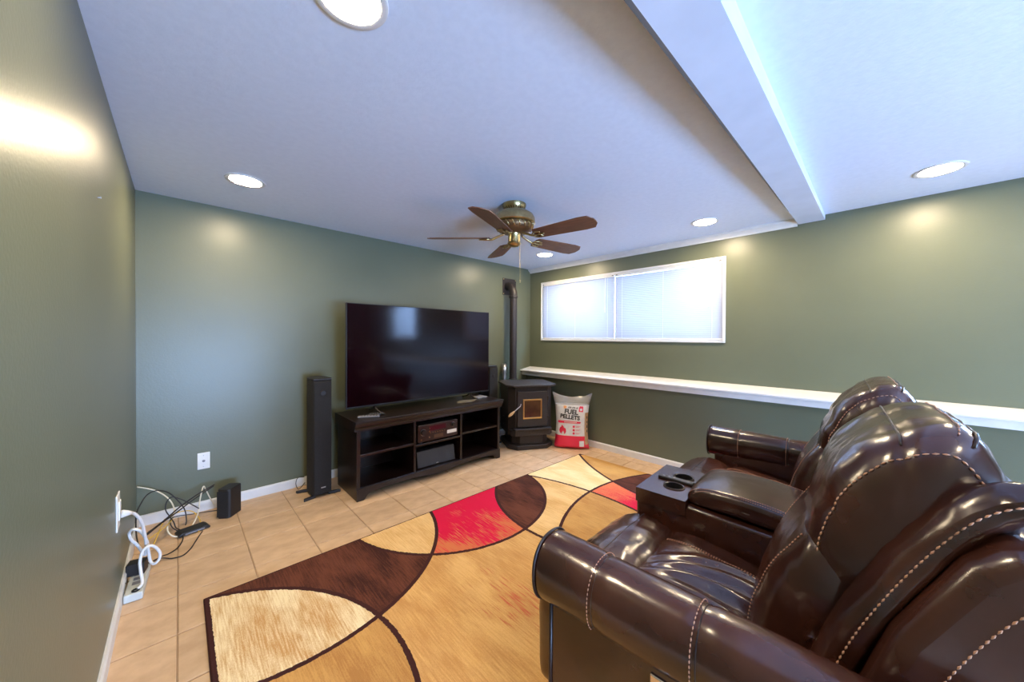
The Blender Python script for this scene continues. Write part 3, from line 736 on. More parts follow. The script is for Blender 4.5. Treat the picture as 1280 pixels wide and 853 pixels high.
decal('badge_mark', [(.112 + .015 * cos(2 * pi * i / 12), .468 + .015 * sin(2 * pi * i / 12)) for i in range(12)], BAGW, off=.0034)
decal('emblem', [(-.095, .478), (-.075, .472), (-.058, .49), (-.066, .508), (-.098, .508)], ORANGE)
for k in range(8): decal('brand_marks', [(-.045 + k * .0155, .482 - k * .001), (-.034 + k * .0155, .482 - k * .001), (-.034 + k * .0155, .502 - k * .001), (-.045 + k * .0155, .500 - k * .001)][:4 if k % 3 else 3], mat('grey_ink', (0.10, 0.095, 0.095), 0.5))
decal('code_patch', [(.095, .04), (.150, .04), (.150, .105), (.095, .105)], BAGW)
for k, (z, l) in enumerate(((.20, .03), (.25, .035), (.31, .02), (.36, .03))):
    decal('side_print', [(.176, z), (.186, z), (.186, z + l), (.176, z + l)], INK, off=.0036)

# ================================================================== CORNER: SMALL SPEAKER, PLATES, CABLES
ss = thing('satellite_speaker', 'small black speaker cube on the floor by the back baseboard', 'speaker', (.268, 3.318, 0), R_(-39))
sp_out = [(-.045, -.055), (-.030, -.07), (.030, -.07), (.045, -.055), (.045, .055), (-.045, .055)]
MB().prism([(x, y) for x, y in sp_out], .0, .212, 'z').build('cabinet', BLACKPL, ss, bevel=.006, seg=3)
MB().box((-.040, -.074, .012), (.040, -.066, .200)).build('grille', SPKCLOTH, ss, bevel=.005)

wp1 = thing('coax_wall_plate', 'white coax wall plate on the back wall above the cables', 'wall plate', (.130, YB, .380))
MB().box((-.036, -.006, -.062), (.036, 0, .062)).build('plate', WHITEPL, wp1, bevel=.004, seg=3)
MB().lathe([(.009, 0), (.009, -.004), (.005, -.004), (.005, -.012), (0, -.012)], (0, -.006, 0), n=14, axis='y').build('jack', GREYPL, wp1, smooth='auto')
s2 = MB()
for zz in (-.042, .042): s2.lathe([(.004, 0), (.003, -.002), (0, -.002)], (0, -.006, zz), n=10, axis='y')
s2.build('plate_screws', STEEL, wp1)
wp2 = thing('outlet_plate', 'white outlet with a plugged in cord on the side wall', 'outlet', (XL, 2.50, .485))
MB().box((0, -.045, -.085), (.006, .055, .085)).build('plate', WHITEPL, wp2, bevel=.004, seg=3)
MB().box((.006, -.02, -.04), (.012, .03, .05)).build('receptacle', WHITEPL, wp2, bevel=.004)

def cable(name, label, pts, r, m, k=6, group='loose cables in the corner'):
    pts = [(x, y, max(z, r + .001)) for x, y, z in pts]
    o = MB().tube(smooth_path(pts, k), r, 8).build(name, m, None, smooth=True); tag(o, label, 'cable', group); return o
cord = thing('extension_cord', 'thick white extension cord looping down to the power strip', 'cable', (-.21, 2.5, 0), 0, 'loose cables in the corner')
def rel(pts, o): return [(x - o[0], y - o[1], z - o[2]) for x, y, z in pts]
WC = [(-0.190, 2.505, 0.467), (-0.175, 2.52, 0.459), (-0.16, 2.55, 0.432), (-0.144, 2.6, 0.37), (-0.136, 2.66, 0.28), (-0.133, 2.72, 0.18), (-0.14, 2.74, 0.134), (-0.167, 2.74, 0.198), (-0.190, 2.73, 0.244), (-0.195, 2.72, 0.284), (-0.178, 2.7, 0.305), (-0.152, 2.7, 0.283), (-0.132, 2.71, 0.223), (-0.124, 2.72, 0.145), (-0.118, 2.72, 0.099), (-0.102, 2.7, 0.088), (-0.084, 2.7, 0.106), (-0.081, 2.7, 0.14), (-0.099, 2.69, 0.183), (-0.122, 2.68, 0.202), (-0.145, 2.67, 0.186), (-0.153, 2.65, 0.143), (-0.149, 2.63, 0.101), (-0.142, 2.6, 0.062), (-0.146, 2.58, 0.052), (-0.157, 2.57, 0.048)]
MB().tube(smooth_path(rel(WC, (-.21, 2.5, 0)), 6), .0068, 10).build('cord', CORDW, cord, smooth=True)
MB().tube(rel([(-.2055, 2.50, .470), (-.200, 2.502, .469), (-.188, 2.507, .466), (-.172, 2.522, .457)], (-.21, 2.5, 0)), [.017, .018, .014, .008], 12).build('plug', CORDW, cord, smooth=True)
cable('coaxial_cable', 'cream coaxial cable arching out of the wall corner', [(-0.214, 3.49, 0.291), (-0.165, 3.48, 0.269), (-0.122, 3.46, 0.246), (-0.078, 3.43, 0.209), (-0.045, 3.4, 0.163), (-0.029, 3.37, 0.112), (-0.037, 3.33, 0.085), (-0.056, 3.28, 0.078), (-0.062, 3.22, 0.056), (-0.05, 3.18, 0.031), (-0.024, 3.16, 0.013), (0.01, 3.17, 0.001), (0.042, 3.22, 0.006), (0.072, 3.28, 0.030), (0.094, 3.34, 0.07), (0.104, 3.38, 0.139), (0.123, 3.42, 0.215), (0.137, 3.44, 0.186), (0.161, 3.46, 0.112), (0.184, 3.47, 0.052)], .0042, CORDC)
cable('power_cable', 'black cable in the tallest loop near the wall corner', [(-0.172, 2.98, 0.066), (-0.190, 3.05, 0.133), (-0.195, 3.12, 0.228), (-0.182, 3.18, 0.265), (-0.154, 3.24, 0.301), (-0.108, 3.28, 0.303), (-0.052, 3.3, 0.26), (-0.001, 3.3, 0.178), (0.023, 3.28, 0.127), (0.031, 3.26, 0.066), (0.026, 3.24, 0.037)], .0036, CORDB)
cable('signal_cable', 'thin black cable curling above the router', [(0.097, 3.3, 0.106), (0.052, 3.32, 0.148), (-0.001, 3.33, 0.196), (-0.044, 3.33, 0.221), (-0.068, 3.32, 0.193), (-0.071, 3.31, 0.149), (-0.052, 3.29, 0.106), (-0.032, 3.26, 0.072), (-0.021, 3.24, 0.038), (0.003, 3.22, 0.021)], .0034, CORDB)
cable('stiff_cable', 'stiff black cable rising straight past the small speaker, upper of two', [(0.186, 3.42, 0.214), (0.087, 3.36, 0.187), (-0.001, 3.28, 0.158), (-0.08, 3.18, 0.126), (-0.145, 3.05, 0.127)], .0048, CORDB)
cable('stiff_cable', 'stiff black cable rising straight past the small speaker, lower of two', [(0.183, 3.44, 0.198), (0.078, 3.385, 0.155), (-0.013, 3.305, 0.120), (-0.095, 3.215, 0.098), (-0.149, 3.12, 0.090)], .0044, CORDB)
cable('speaker_wire', 'black wire running along the floor from the small speaker', [(0.215, 3.37, 0.03), (0.138, 3.36, 0.047), (0.061, 3.34, 0.064), (-0.021, 3.32, 0.084), (-0.048, 3.27, 0.085), (-0.04, 3.22, 0.058), (-0.013, 3.2, 0.03)], .0032, CORDB)
cable('adapter_cable', 'black cable from the router front to the power strip', [(0.014, 3.15, 0.018), (0.01, 3.08, 0.007), (-0.012, 3.0, 0.005), (-0.047, 2.94, 0.012), (-0.08, 2.9, 0.026), (-0.117, 2.84, 0.040), (-0.135, 2.79, 0.062)], .0036, CORDB)
cable('floor_cable', 'black cable sweeping across the tiles in the widest bend', [(0.109, 3.14, 0.005), (0.095, 3.1, 0.0), (0.066, 3.0, 0.0), (0.045, 2.93, 0.0), (0.012, 2.875, 0.0), (-0.036, 2.88, 0.0), (-0.08, 2.90, 0.016), (-0.118, 2.85, 0.033)], .0036, CORDB)
cable('network_cable', 'yellow network cable plugged into the router', [(-0.078, 3.26, 0.105), (-0.013, 3.34, 0.101), (0.052, 3.34, 0.09), (0.089, 3.32, 0.05), (0.104, 3.24, 0.020), (0.089, 3.15, 0.004)], .0035, CORDY)
cable('network_cable', 'short yellow cable end standing over the white cord loops', [(-0.084, 3.222, 0.098), (-0.103, 3.12, 0.071), (-0.121, 3.02, 0.051)], .0036, CORDY)
cable('network_cable', 'yellow cable lying under the stiff black cables', [(-0.139, 3.06, 0.085), (-0.076, 3.185, 0.080), (-0.036, 3.285, 0.085)], .0034, CORDY)
cable('speaker_wire', 'thin black wire curling behind the tall tower speaker', [(0.785, 3.415, 0.06), (0.733, 3.39, 0.027), (0.722, 3.44, 0.053), (0.743, 3.48, 0.091), (0.797, 3.49, 0.084)], .0028, CORDB, group=None)
rt = thing('router', 'flat black router on the tiles among the cables', 'router', (.062, 3.195, 0), R_(14))
MB().prism([(-.082, .004), (.082, .004), (.082, .016), (.066, .026), (-.066, .026), (-.082, .016)], -.042, .045, 'y').build('body', BLACKPL, rt, bevel=.004)
MB().box((-.05, -.0440, .009), (.05, -.0415, .018)).build('port_panel', GREYPL, rt)
ps = thing('power_strip', 'pale grey power strip on the floor beside the side wall baseboard', 'power strip', (-.163, 2.695, 0), R_(-3))
MB().box((-.034, -.15, .001), (.034, .15, .040)).build('body', mat('strip_grey', (0.55, 0.56, 0.50), 0.45), ps, bevel=.006, seg=3)
for k in range(4): MB().box((-.016, -.045 + k * .045 - .014, .0395), (.016, -.045 + k * .045 + .014, .0412)).build('socket', GREYPL, ps)
MB().lathe([(.015, .0402), (.015, .046), (.009, .046), (.009, .0402)], (.006, -.125, 0), n=18, close=True).build('cord_grommet', BLACKPL, ps)
ad = thing('power_adapter', 'black power adapter block plugged into the power strip', 'adapter', (-.165, 2.755, .0415), R_(-12))
MB().box((-.042, -.028, 0), (.030, .034, .062)).build('block', BLACKPL, ad, bevel=.004)
MB().tube(smooth_path([(-.040, 0, .03), (-.046, -.02, .025), (-.040, -.07, .01), (-.02, -.10, .008)]), .003, 6).build('lead', CORDB, ad, smooth=True)

nl = thing('wall_nail', 'tiny nail left in the green side wall', 'nail', (XL, 2.005, 1.843))
MB().tube([(0, 0, 0), (.008, 0, .002)], .0018, 8).build('shank', STEEL, nl)
MB().lathe([(0, .007), (.004, .007), (.004, .009), (0, .009)], (0, 0, .002), n=10, axis='x').build('head', STEEL, nl)

# ================================================================== RECLINING LOVESEAT
SO = thing('reclining_loveseat', 'dark brown leather reclining loveseat with centre console and cup holders', 'sofa', (1.83, 0, 0), R_(3))

def dashes(name, pts, parent, L=.008, gap=.003, r=.0013):
    """a row of stitches along a dense polyline"""
    pts = [Vector(p) for p in pts]; q = MB(); acc = 0.0; on = True; cur = [pts[0]]
    def emit(a, b):
        t = (b - a)
        if t.length < .003: return
        t = t.normalized(); u = t.orthogonal().normalized(); w = t.cross(u); m_ = (a + b) / 2
        vs = []
        for p, s in ((a, .35), (m_, 1.25), (b, .35)): vs += [p + (u * cos(pi / 4 + pi / 2 * k) + w * sin(pi / 4 + pi / 2 * k)) * r * s for k in range(4)]
        q.add(vs, [(0, 1, 2, 3), (11, 10, 9, 8)] + [(i * 4 + k, i * 4 + (k + 1) % 4, i * 4 + 4 + (k + 1) % 4, i * 4 + 4 + k) for i in range(2) for k in range(4)])
    start = pts[0]
    for i in range(1, len(pts)):
        a, b = pts[i - 1], pts[i]; seg = (b - a).length; pos = 0.0
        while seg - pos > 1e-9:
            need = (L if on else gap) - acc
            if seg - pos >= need:
                pos += need; p = a.lerp(b, pos / seg)
                if on: emit(start, p)
                else: start = p
                on = not on; acc = 0.0
            else: acc += seg - pos; pos = seg
    o = q.build(name, THREAD, parent, smooth=True); o['kind'] = 'stuff'; return o

def cres(p, i, n): return p[i % n]

class Pillow:
    """closed profile in (y,z), swept along x with rounded ends"""
    def __init__(s, prof, x0, x1, R=.05, crown=.0, nx=36, n=84, wr=(.0035, 9), seed=0.0, disp=None, e=2.6):
        s.e = e
        s.p = closed_spline(prof, n); s.n = n; s.x0, s.x1, s.R, s.crown, s.nx = x0, x1, R, crown, nx
        s.wr, s.seed, s.disp = wr, seed, disp
        s.nr = []
        area = sum(s.p[i][0] * s.p[(i + 1) % n][1] - s.p[(i + 1) % n][0] * s.p[i][1] for i in range(n))
        sg = 1 if area > 0 else -1
        for i in range(n):
            a, b = s.p[i - 1], s.p[(i + 1) % n]; t = Vector((b[0] - a[0], b[1] - a[1])).normalized(); s.nr.append((t.y * sg, -t.x * sg))
        s.cy = sum(q[0] for q in s.p) / n; s.cz = sum(q[1] for q in s.p) / n
    def raw(s, x, i):
        hw = (s.x1 - s.x0) / 2; xm = (s.x0 + s.x1) / 2; d = abs(x - xm); i %= s.n; k = 1.0
        if d > hw - s.R: k = max(0.0, 1 - min(1, (d - (hw - s.R)) / s.R) ** s.e) ** (1 / s.e)
        c = s.crown * (1 - (d / hw) ** 2)
        y, z = s.p[i]; ny, nz = s.nr[i]
        w = s.wr[0] * noise.noise(Vector((x * s.wr[1] + s.seed, y * s.wr[1], z * s.wr[1]))) + s.wr[0] * .45 * noise.noise(Vector((x * s.wr[1] * 3 + s.seed, y * s.wr[1] * 3, z * s.wr[1] * 3)))
        if s.disp: w += s.disp(x, y, z, ny, nz)
        a = (c + w); y += ny * a; z += nz * a
        return Vector((x, s.cy + (y - s.cy) * k, s.cz + (z - s.cz) * k))
    def pt(s, x, i, off=0.0):
        P = s.raw(x, i)
        if off:
            dx = .002; xa_, xb_ = max(s.x0 + .0005, x - dx), min(s.x1 - .0005, x + dx)
            tx = s.raw(xb_, i) - s.raw(xa_, i); tp = s.raw(x, i + 1) - s.raw(x, i - 1); nrm = tx.cross(tp)
            if nrm.length > 1e-9:
                nrm.normalize(); out = Vector((0, P.y - s.cy, P.z - s.cz)) + Vector(((x - (s.x0 + s.x1) / 2) * .3, 0, 0))
                if nrm.dot(out) < 0: nrm = -nrm
                P = P + nrm * off
        return P
    def xs(s):
        hw = (s.x1 - s.x0) / 2; xm = (s.x0 + s.x1) / 2; out = []
        ks = [.0, .10, .20, .32, .44, .56, .67, .77, .86, .93, .975]
        end = [s.R * (1 - (1 - k ** s.e) ** (1 / s.e)) for k in ks]
        for q in end: out.append(s.x0 + q)
        for k in range(s.nx + 1): out.append(s.x0 + s.R + (s.x1 - s.x0 - 2 * s.R) * k / s.nx)
        for q in end[::-1]: out.append(s.x1 - q)
        return out
    def build(s, name, parent, m=None):
        q = MB(); X = s.xs(); n = s.n
        vs = [s.pt(x, i) for x in X for i in range(n)]
        fs = [(a * n + i, a * n + (i + 1) % n, (a + 1) * n + (i + 1) % n, (a + 1) * n + i) for a in range(len(X) - 1) for i in range(n)]
        for end, base in ((0, 0), (1, (len(X) - 1) * n)):
            c = Vector((0, 0, 0))
            for i in range(n): c += vs[base + i]
            c /= n; vs.append(c); ci = len(vs) - 1
            fs += [(base + i, base + (i + 1) % n, ci) for i in range(n)]
        q.add(vs, fs); return q.build(name, m or LEATHER, parent, smooth=True)
    def nearest(s, y, z): return min(range(s.n), key=lambda i: (s.p[i][0] - y) ** 2 + (s.p[i][1] - z) ** 2)
    def ring(s, x, i0, i1, off=.001):
        """points along the profile from index i0 to i1 at this x"""
        if i1 < i0: i1 += s.n
        return [s.pt(x, i, off) for i in range(i0, i1 + 1)]
    def row(s, i, xa, xb, off=.001, k=40): return [s.pt(xa + (xb - xa) * j / k, i, off) for j in range(k + 1)]

# --- arms
ARM_X, ARM_F, ARM_B = .938, .757, -.16
def arm_r(y): k = (ARM_F - y) / (ARM_F - ARM_B); return (.090 - .020 * k, .099 - .016 * k)
def arm_pt(s, y, a, off=0.0):
    rx, rz = arm_r(y); e = 2.3; c, q = cos(a), sin(a)
    return Vector((s * ARM_X + (rx + off) * abs(c) ** (2 / e) * (1 if c > 0 else -1), y, .617 + (rz + off) * abs(q) ** (2 / e) * (1 if q > 0 else -1)))
for s in (-1, 1):
    q = MB(); ys = [ARM_F, ARM_F - .004, ARM_F - .012]; ys += [ARM_F - .012 - (ARM_F - .012 - ARM_B) * k / 46 for k in range(1, 47)]; nn = 48; vs = []
    for j, y in enumerate(ys):
        ins = (-.010, -.003, 0)[j] if j < 3 else 0
        for k in range(nn):
            p = arm_pt(s, y, 2 * pi * k / nn, ins); d = noise.noise(Vector((p.x * 6, y * 7, p.z * 6 + s))) * .003
            for ysm in (.565, .315):
                d -= .0055 * math.exp(-((y - ysm) / .007) ** 2)
            vs.append(arm_pt(s, y, 2 * pi * k / nn, ins + d))
    fs = [(j * nn + k, j * nn + (k + 1) % nn, (j + 1) * nn + (k + 1) % nn, (j + 1) * nn + k) for j in range(len(ys) - 1) for k in range(nn)]
    fs += [tuple(range(nn)), tuple(range((len(ys) - 1) * nn, len(ys) * nn))[::-1]]
    q.add(vs, fs); arm = q.build('armrest', LEATHER, SO, smooth='auto', angle=60)
    MB().tube([arm_pt(s, ARM_F - .002, 2 * pi * k / 48, .0005) for k in range(49)], .0042, 8).build('piping', DARKLEATHER, arm, smooth=True)
    for ysm in (.565, .315):
        a0_, a1_ = (-.35 * pi, 1.35 * pi)
        dashes('stitching', [arm_pt(s, ysm + .0095, a0_ + (a1_ - a0_) * k / 90, .0012) for k in range(91)], arm)
        MB().tube([arm_pt(s, ysm, a0_ + (a1_ - a0_) * k / 60, -.0048) for k in range(61)], .0016, 6).build('seam', DARKLEATHER, arm, smooth=True)
    # arm side panel
    xo_, xi_ = s * 1.000, s * .872
    pn = MB().prism([(.715, .03), (.715, .575), (-.22, .575), (-.26, .40), (-.26, .03)], min(xo_, xi_), max(xo_, xi_), 'x').build('arm_panel', LEATHER, SO, bevel=.014, seg=4, smooth='auto')
    MB().tube([(s * 1.000, .709, .04), (s * 1.001, .710, .30), (s * 1.000, .709, .56)], .005, 8).build('piping', DARKLEATHER, pn, smooth=True)
    if s < 0:
        cpn = MB().box((-1.005, .32, .435), (-.998, .415, .535)).build('control_panel', CHROME, SO, bevel=.004, seg=3)
        for yy in (.395, .345):
            MB().lathe([(.013, 0), (.012, -.005), (0, -.006)], (-1.005, yy, .495), n=18, axis='x').build('button', STEEL, cpn, smooth='auto')

# --- seats
def fold_disp(cx):
    def f(x, y, z, ny, nz):
        if nz < .5: return 0.0
        d = 0.0; u = (y - .20) / .42
        if 0 < u < 1.05:
            env = sin(pi * min(1, max(0, u * .95))) ** .8
            for k, (ox, bend, wd, am) in enumerate(((-.070, -.06, .030, .022), (.030, -.17, .026, .030), (.125, -.24, .026, .026), (-.15, .02, .024, .012), (.20, -.22, .018, .012))):
                c = cx + ox + bend * (u - .15) ** 2 * 1.2
                d += am * env * math.exp(-((x - c) / wd) ** 2)
            d -= .010 * env * math.exp(-((x - cx - .05) / .16) ** 2)
        return d
    return f
for sgn, (xa, xb) in ((-1, (-.862, -.205)), (1, (.205, .862))):
    cx = (xa + xb) / 2
    seat = Pillow([(.635, .455), (.60, .492), (.50, .500), (.36, .480), (.22, .450), (.10, .430), (.06, .36), (.10, .29), (.36, .28), (.58, .29), (.635, .36)], xa, xb, R=.045, crown=.012, nx=60, wr=(.004, 8), seed=sgn * 3.0, disp=fold_disp(cx))
    so = seat.build('seat_cushion', SO)
    i0, i1 = seat.nearest(.60, .492), seat.nearest(.18, .44)
    lo, hi = sorted((i0, i1))
    for dx in (-.20, .19):
        dashes('stitching', seat.ring(cx + dx, lo, hi, .0016), so, L=.006, gap=.003, r=.0013)
        dashes('stitching', seat.ring(cx + dx + .009, lo, hi, .0014), so, L=.006, gap=.003, r=.0011)
    roll = Pillow([(.600, .44), (.625, .495), (.70, .518), (.78, .510), (.85, .470), (.885, .40), (.890, .30), (.885, .12), (.84, .09), (.66, .09), (.62, .14), (.605, .30)], xa + .004, xb - .004, R=.045, crown=.010, nx=44, wr=(.004, 11), seed=sgn * 5.0,
                  disp=lambda x, y, z, ny, nz: .0035 * sin(y * 150 + 5 * noise.noise(Vector((x * 9, y * 4, 1)))) * max(0, nz) * max(0, noise.noise(Vector((x * 5, y * 3, 4))) + .25))
    ro = roll.build('footrest', SO)
    i = roll.nearest(.74, .516)
    MB().tube(roll.row(i, xa + .03, xb - .03, .0002), .0018, 6).build('seam', DARKLEATHER, ro, smooth=True)
    # lumbar cushion
    lum = Pillow([(.10, .45), (.17, .435), (.235, .47), (.262, .545), (.252, .63), (.225, .72), (.185, .80), (.13, .87), (.06, .86), (.02, .74), (.04, .56)], (xa + .080 if sgn < 0 else xa + .025), (xb - .025 if sgn < 0 else xb - .080), R=.11, crown=.012, wr=(.006, 7), seed=sgn * 7.0)
    lo_ = lum.build('lumbar_cushion', SO)
    i0, i1 = sorted((lum.nearest(.20, .45), lum.nearest(.15, .85)))
    for xx in (lum.x0 + .075, lum.x1 - .075):
        dashes('stitching', lum.ring(xx, i0, i1, .0016), lo_, L=.007, gap=.0035)
    # headrest pillow
    HP = [(.150, .72), (.158, .79), (.150, .88), (.125, .965), (.075, 1.055), (.000, 1.125), (-.070, 1.148), (-.105, 1.128), (-.140, 1.065), (-.172, .985), (-.178, .92), (-.13, .80), (-.05, .72), (.05, .675), (.115, .675)]
    head = Pillow(HP, (xa + .085 if sgn < 0 else xa + .020), (xb - .020 if sgn < 0 else xb - .085), R=.105, crown=.006, nx=48, n=120, wr=(.009, 7.5), seed=sgn * 11.0 + 2,
                  disp=lambda x, y, z, ny, nz: -.004 * math.exp(-((y + .005) / .012) ** 2) * (z > 1.05) - .012 * math.exp(-((z - .955) / .03) ** 2) * (ny > .3) * .4)
    ho = head.build('headrest', SO)
    ia, ib = head.nearest(.11, .675), head.nearest(-.17, 1.06)
    for xx in (head.x0 + .030, head.x1 - .030):
        lo2, hi2 = sorted((ia, ib))
        seg_a = [head.pt(xx, i, .002) for i in range(lo2, hi2 + 1)]; seg_b = [head.pt(xx, i, .002) for i in range(hi2, lo2 + head.n + 1)]
        seg = seg_a if max(p.z for p in seg_a) > max(p.z for p in seg_b) else seg_b
        dashes('stitching', seg, ho, L=.010, gap=.0035, r=.0017)
        MB().tube([p + Vector((.006 if xx < cx else -.006, 0, 0)) * 1.0 - Vector((0, 0, .0015)) for p in seg], .0022, 6).build('seam', DARKLEATHER, ho, smooth=True)
    i = head.nearest(-.005, 1.125); MB().tube(head.row(i, head.x0 + .05, head.x1 - .05, .0008), .0022, 6).build('seam', DARKLEATHER, ho, smooth=True)
    i = head.nearest(-.10, 1.130); MB().tube(head.row(i, head.x0 + .05, head.x1 - .05, .0008), .0030, 6).build('seam', DARKLEATHER, ho, smooth=True)
    i = head.nearest(-.085, 1.145); dashes('stitching', head.row(i, head.x0 + .06, head.x1 - .06, .0018), ho, L=.007, gap=.004)
    # side wings of the back
    for side, wx in ((-1, xa + (.083 if sgn < 0 else .010)), (1, xb - (.010 if sgn < 0 else .083))):
        outer = (side == sgn)
        path = smooth_path([(0, .115, .50), (0, .100, .60), (0, .062, .72), (0, .010, .84), (0, -.042, .94), (0, -.088, 1.010), (0, -.130, 1.045), (0, -.165, 1.05)], 8)
        ra = .055 if outer else .050; rb = .042
        vs = []; nn = 28; M_ = len(path)
        for j, p in enumerate(path):
            t = (path[min(j + 1, M_ - 1)] - path[max(j - 1, 0)]).normalized(); nv = Vector((1, 0, 0)).cross(t)
            k = j / (M_ - 1); e = sqrt(max(.02, 1 - max(0, (abs(k - .5) * 2 - .80) / .20) ** 2)); tp_ = 1 - .22 * k
            for a in range(nn):
                an = 2 * pi * a / nn; d = .005 * noise.noise(Vector((cos(an) * 2 + sgn * side * 3, sin(an) * 2, k * 7))) + .0025 * noise.noise(Vector((cos(an) * 5, sin(an) * 5 + side, k * 22)))
                d -= .006 * math.exp(-((((an - (pi if side < 0 else 0)) + pi) % (2 * pi) - pi) / .12) ** 2)
                vs.append(Vector((wx, 0, 0)) + p + Vector((1, 0, 0)) * cos(an) * (ra * e * tp_ + d) + nv * sin(an) * (rb * e * tp_ + d))
        q = MB(); q.add(vs, [(j * nn + a, j * nn + (a + 1) % nn, (j + 1) * nn + (a + 1) % nn, (j + 1) * nn + a) for j in range(M_ - 1) for a in range(nn)] + [tuple(range(nn)), tuple(range((M_ - 1) * nn, M_ * nn))[::-1]])
        wo = q.build('back_wing', LEATHER, SO, smooth=True)
        row = []
        for j, p in enumerate(path[4:-4]):
            jj = j + 4; t = (path[jj + 1] - path[jj - 1]).normalized(); nv = Vector((1, 0, 0)).cross(t); k = jj / (M_ - 1); e = sqrt(max(.02, 1 - max(0, (abs(k - .5) * 2 - .80) / .20) ** 2)); tp_ = 1 - .22 * k
            an = (pi if side < 0 else 0) + .14
            row.append(Vector((wx, 0, 0)) + p + Vector((1, 0, 0)) * cos(an) * (ra * e * tp_ + .0005) + nv * sin(an) * (rb * e * tp_ + .0005))
        dashes('stitching', row, wo, L=.010, gap=.0035, r=.0017)

# --- outer back shell
for xa, xb in ((-.868, -.005), (.005, .868)):
    sh = MB().prism([(.15, .12), (.090, .55), (.015, .78), (-.070, .945), (-.12, .995), (-.22, .99), (-.275, .90), (-.29, .60), (-.29, .12)], xa, xb, 'x').build('back_shell', LEATHER, SO, bevel=.035, seg=5, smooth='auto')
    xs_ = xa - .001 if xa < -.5 else xb + .001
    pl = [Vector((xs_, y, z)) for y, z in ((.02, .45), (-.005, .60), (-.045, .73), (-.105, .86), (-.165, .945))]
    dashes('stitching', smooth_path(pl, 10), sh, L=.010, gap=.0035, r=.0017)

# --- centre console
con = MB()
prf = [(.795, .10), (.800, .55), (.785, .600), (.755, .617), (.60, .612), (.575, .602), (.40, .590), (.10, .575), (.10, .10)]
# body: leave a pocket under the cup holder deck
body = MB().prism([(.795, .10), (.800, .56), (.775, .560), (.60, .560), (.575, .598), (.40, .588), (.10, .573), (.10, .10)], -.198, .198, 'x').build('console', LEATHER, SO, bevel=.012, seg=3, smooth='auto')
dk = bmesh.new()
def loop(pts):
    vs = [dk.verts.new(p) for p in pts]; return [dk.edges.new((vs[i], vs[(i + 1) % len(vs)])) for i in range(len(vs))], vs
ox, oy0, oy1, rr = .200, .578, .800, .035
outl = []
for cx_, cy_, a_ in ((ox - rr, oy1 - rr, 0), (-ox + rr, oy1 - rr, 90), (-ox + .004, oy0 + .004, 180), (ox - .004, oy0 + .004, 270)):
    r_ = rr if a_ < 180 else .004
    for k in range(7): a = R_(a_ + 90 * k / 6); outl.append((cx_ + r_ * cos(a), cy_ + r_ * sin(a)))
CUPS = ((-.072, .668), (.072, .668)); cr_ = .042
RECT = (oy0, oy1)
def edge_pt(cx_, cy_, a, x0, x1):
    dx, dy = cos(a), sin(a); t = 9
    for d, lo_e, hi_e, c_ in ((dx, x0, x1, cx_), (dy, oy0, oy1, cy_)):
        if d > 1e-9: t = min(t, (hi_e - c_) / d)
        elif d < -1e-9: t = min(t, (lo_e - c_) / d)
    return (cx_ + dx * t, cy_ + dy * t)
for (cx_, cy_), (x0, x1) in zip(CUPS, ((-.205, 0.0), (0.0, .205))):
    angs = sorted([2 * pi * k / 40 for k in range(40)] + [math.atan2(yy - cy_, xx - cx_) % (2 * pi) for xx in (x0, x1) for yy in (oy0, oy1)])
    inner = [dk.verts.new((cx_ + cr_ * cos(a), cy_ + cr_ * sin(a), .617)) for a in angs]
    mid = [dk.verts.new((cx_ + (cr_ + .012) * cos(a), cy_ + (cr_ + .012) * sin(a), .6172)) for a in angs]
    rim_ = [dk.verts.new((*edge_pt(cx_, cy_, a, x0, x1), .617)) for a in angs]
    n_ = len(angs)
    for k in range(n_):
        j = (k + 1) % n_
        dk.faces.new((inner[k], inner[j], mid[j], mid[k])); dk.faces.new((mid[k], mid[j], rim_[j], rim_[k]))
bmesh.ops.remove_doubles(dk, verts=dk.verts[:], dist=1e-5)
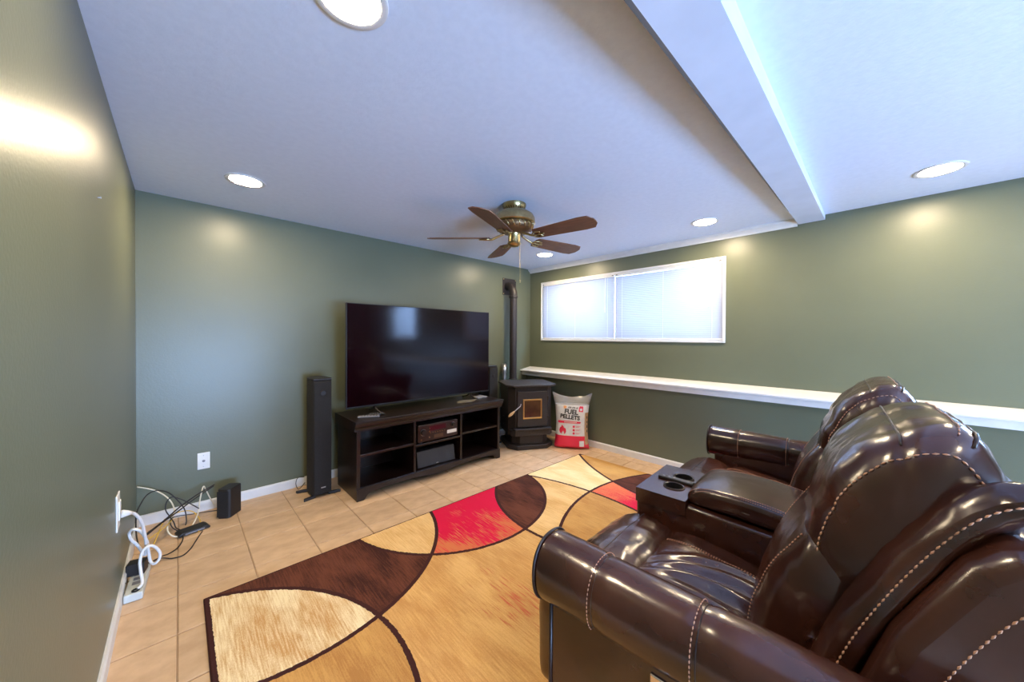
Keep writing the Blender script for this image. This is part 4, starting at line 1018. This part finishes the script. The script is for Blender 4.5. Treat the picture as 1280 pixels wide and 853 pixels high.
# skirt of the deck
bz_ = [e_ for e_ in dk.edges if e_.is_boundary and not any((e_.verts[0].co.xy - Vector(c_)).length < cr_ + .001 for c_ in CUPS)]
ex_ = bmesh.ops.extrude_edge_only(dk, edges=bz_)['geom']
for v_ in ex_:
    if isinstance(v_, bmesh.types.BMVert): v_.co.z = .552
me = bpy.data.meshes.new('console_deck'); bmesh.ops.recalc_face_normals(dk, faces=dk.faces); dk.to_mesh(me); dk.free(); me.materials.append(LEATHER)
for p in me.polygons: p.use_smooth = True
me.set_sharp_from_angle(angle=R_(50))
deck = bpy.data.objects.new('console_deck', me); link(deck, SO)
bv_ = deck.modifiers.new('bevel', 'BEVEL'); bv_.width = .014; bv_.segments = 4; bv_.limit_method = 'ANGLE'; bv_.angle_limit = R_(50)
for cx_, cy_ in CUPS:
    cup = MB().lathe([(.047, .6175), (.048, .6205), (.044, .6215), (.0405, .619), (.0395, .570), (.0, .568)], (cx_, cy_, 0), n=32, cap=False).build('cup_holder', mat('dark_cup', (0.010, 0.009, 0.009), 0.3), SO, smooth='auto')
    MB().lathe([(.0465, .6185), (.0480, .6212), (.0440, .6222), (.0425, .6200)], (cx_, cy_, 0), n=32, close=True).build('cup_rim', mat('bronze_rim', (0.12, 0.09, 0.075), 0.25, metal=.9), cup, smooth=True)
MB().box((-.018, .600, .617), (.018, .765, .630)).build('control_bar', BLACKPL, SO, bevel=.004)
cb = MB()
for k in range(3): cb.lathe([(.006, .629), (.006, .6315), (0, .6315)], (0, .69 + k * .025, 0), n=14)
cb.build('control_buttons', GREYPL, SO)
lid = Pillow([(.580, .615), (.565, .655), (.50, .676), (.36, .680), (.22, .664), (.155, .640), (.14, .61), (.17, .590), (.38, .598), (.55, .602)], -.182, .182, R=.030, crown=.010, nx=40, wr=(.0018, 7), seed=20.0)
lo3 = lid.build('console_lid', SO)
j0, j1 = sorted((lid.nearest(.57, .64), lid.nearest(.15, .635)))
for xx in (-.168, .168):
    for off in (0, .010):
        s_ = 1 if xx < 0 else -1
        seg = [lid.pt(xx + s_ * off, i, .0012) for i in range(j0, j1 + 1)]
        dashes('stitching', seg, lo3, L=.005, gap=.003, r=.0012)
# base rail and feet
MB().box((-.86, -.20, .035), (.86, .60, .13)).build('base_rail', DARKLEATHER, SO)
for fx in (-.80, .80):
    for fy in (-.15, .50): MB().lathe([(.03, .0125), (.03, .05), (0, .05)], (fx, fy, 0), n=16).build('foot', BLACKPL, SO)
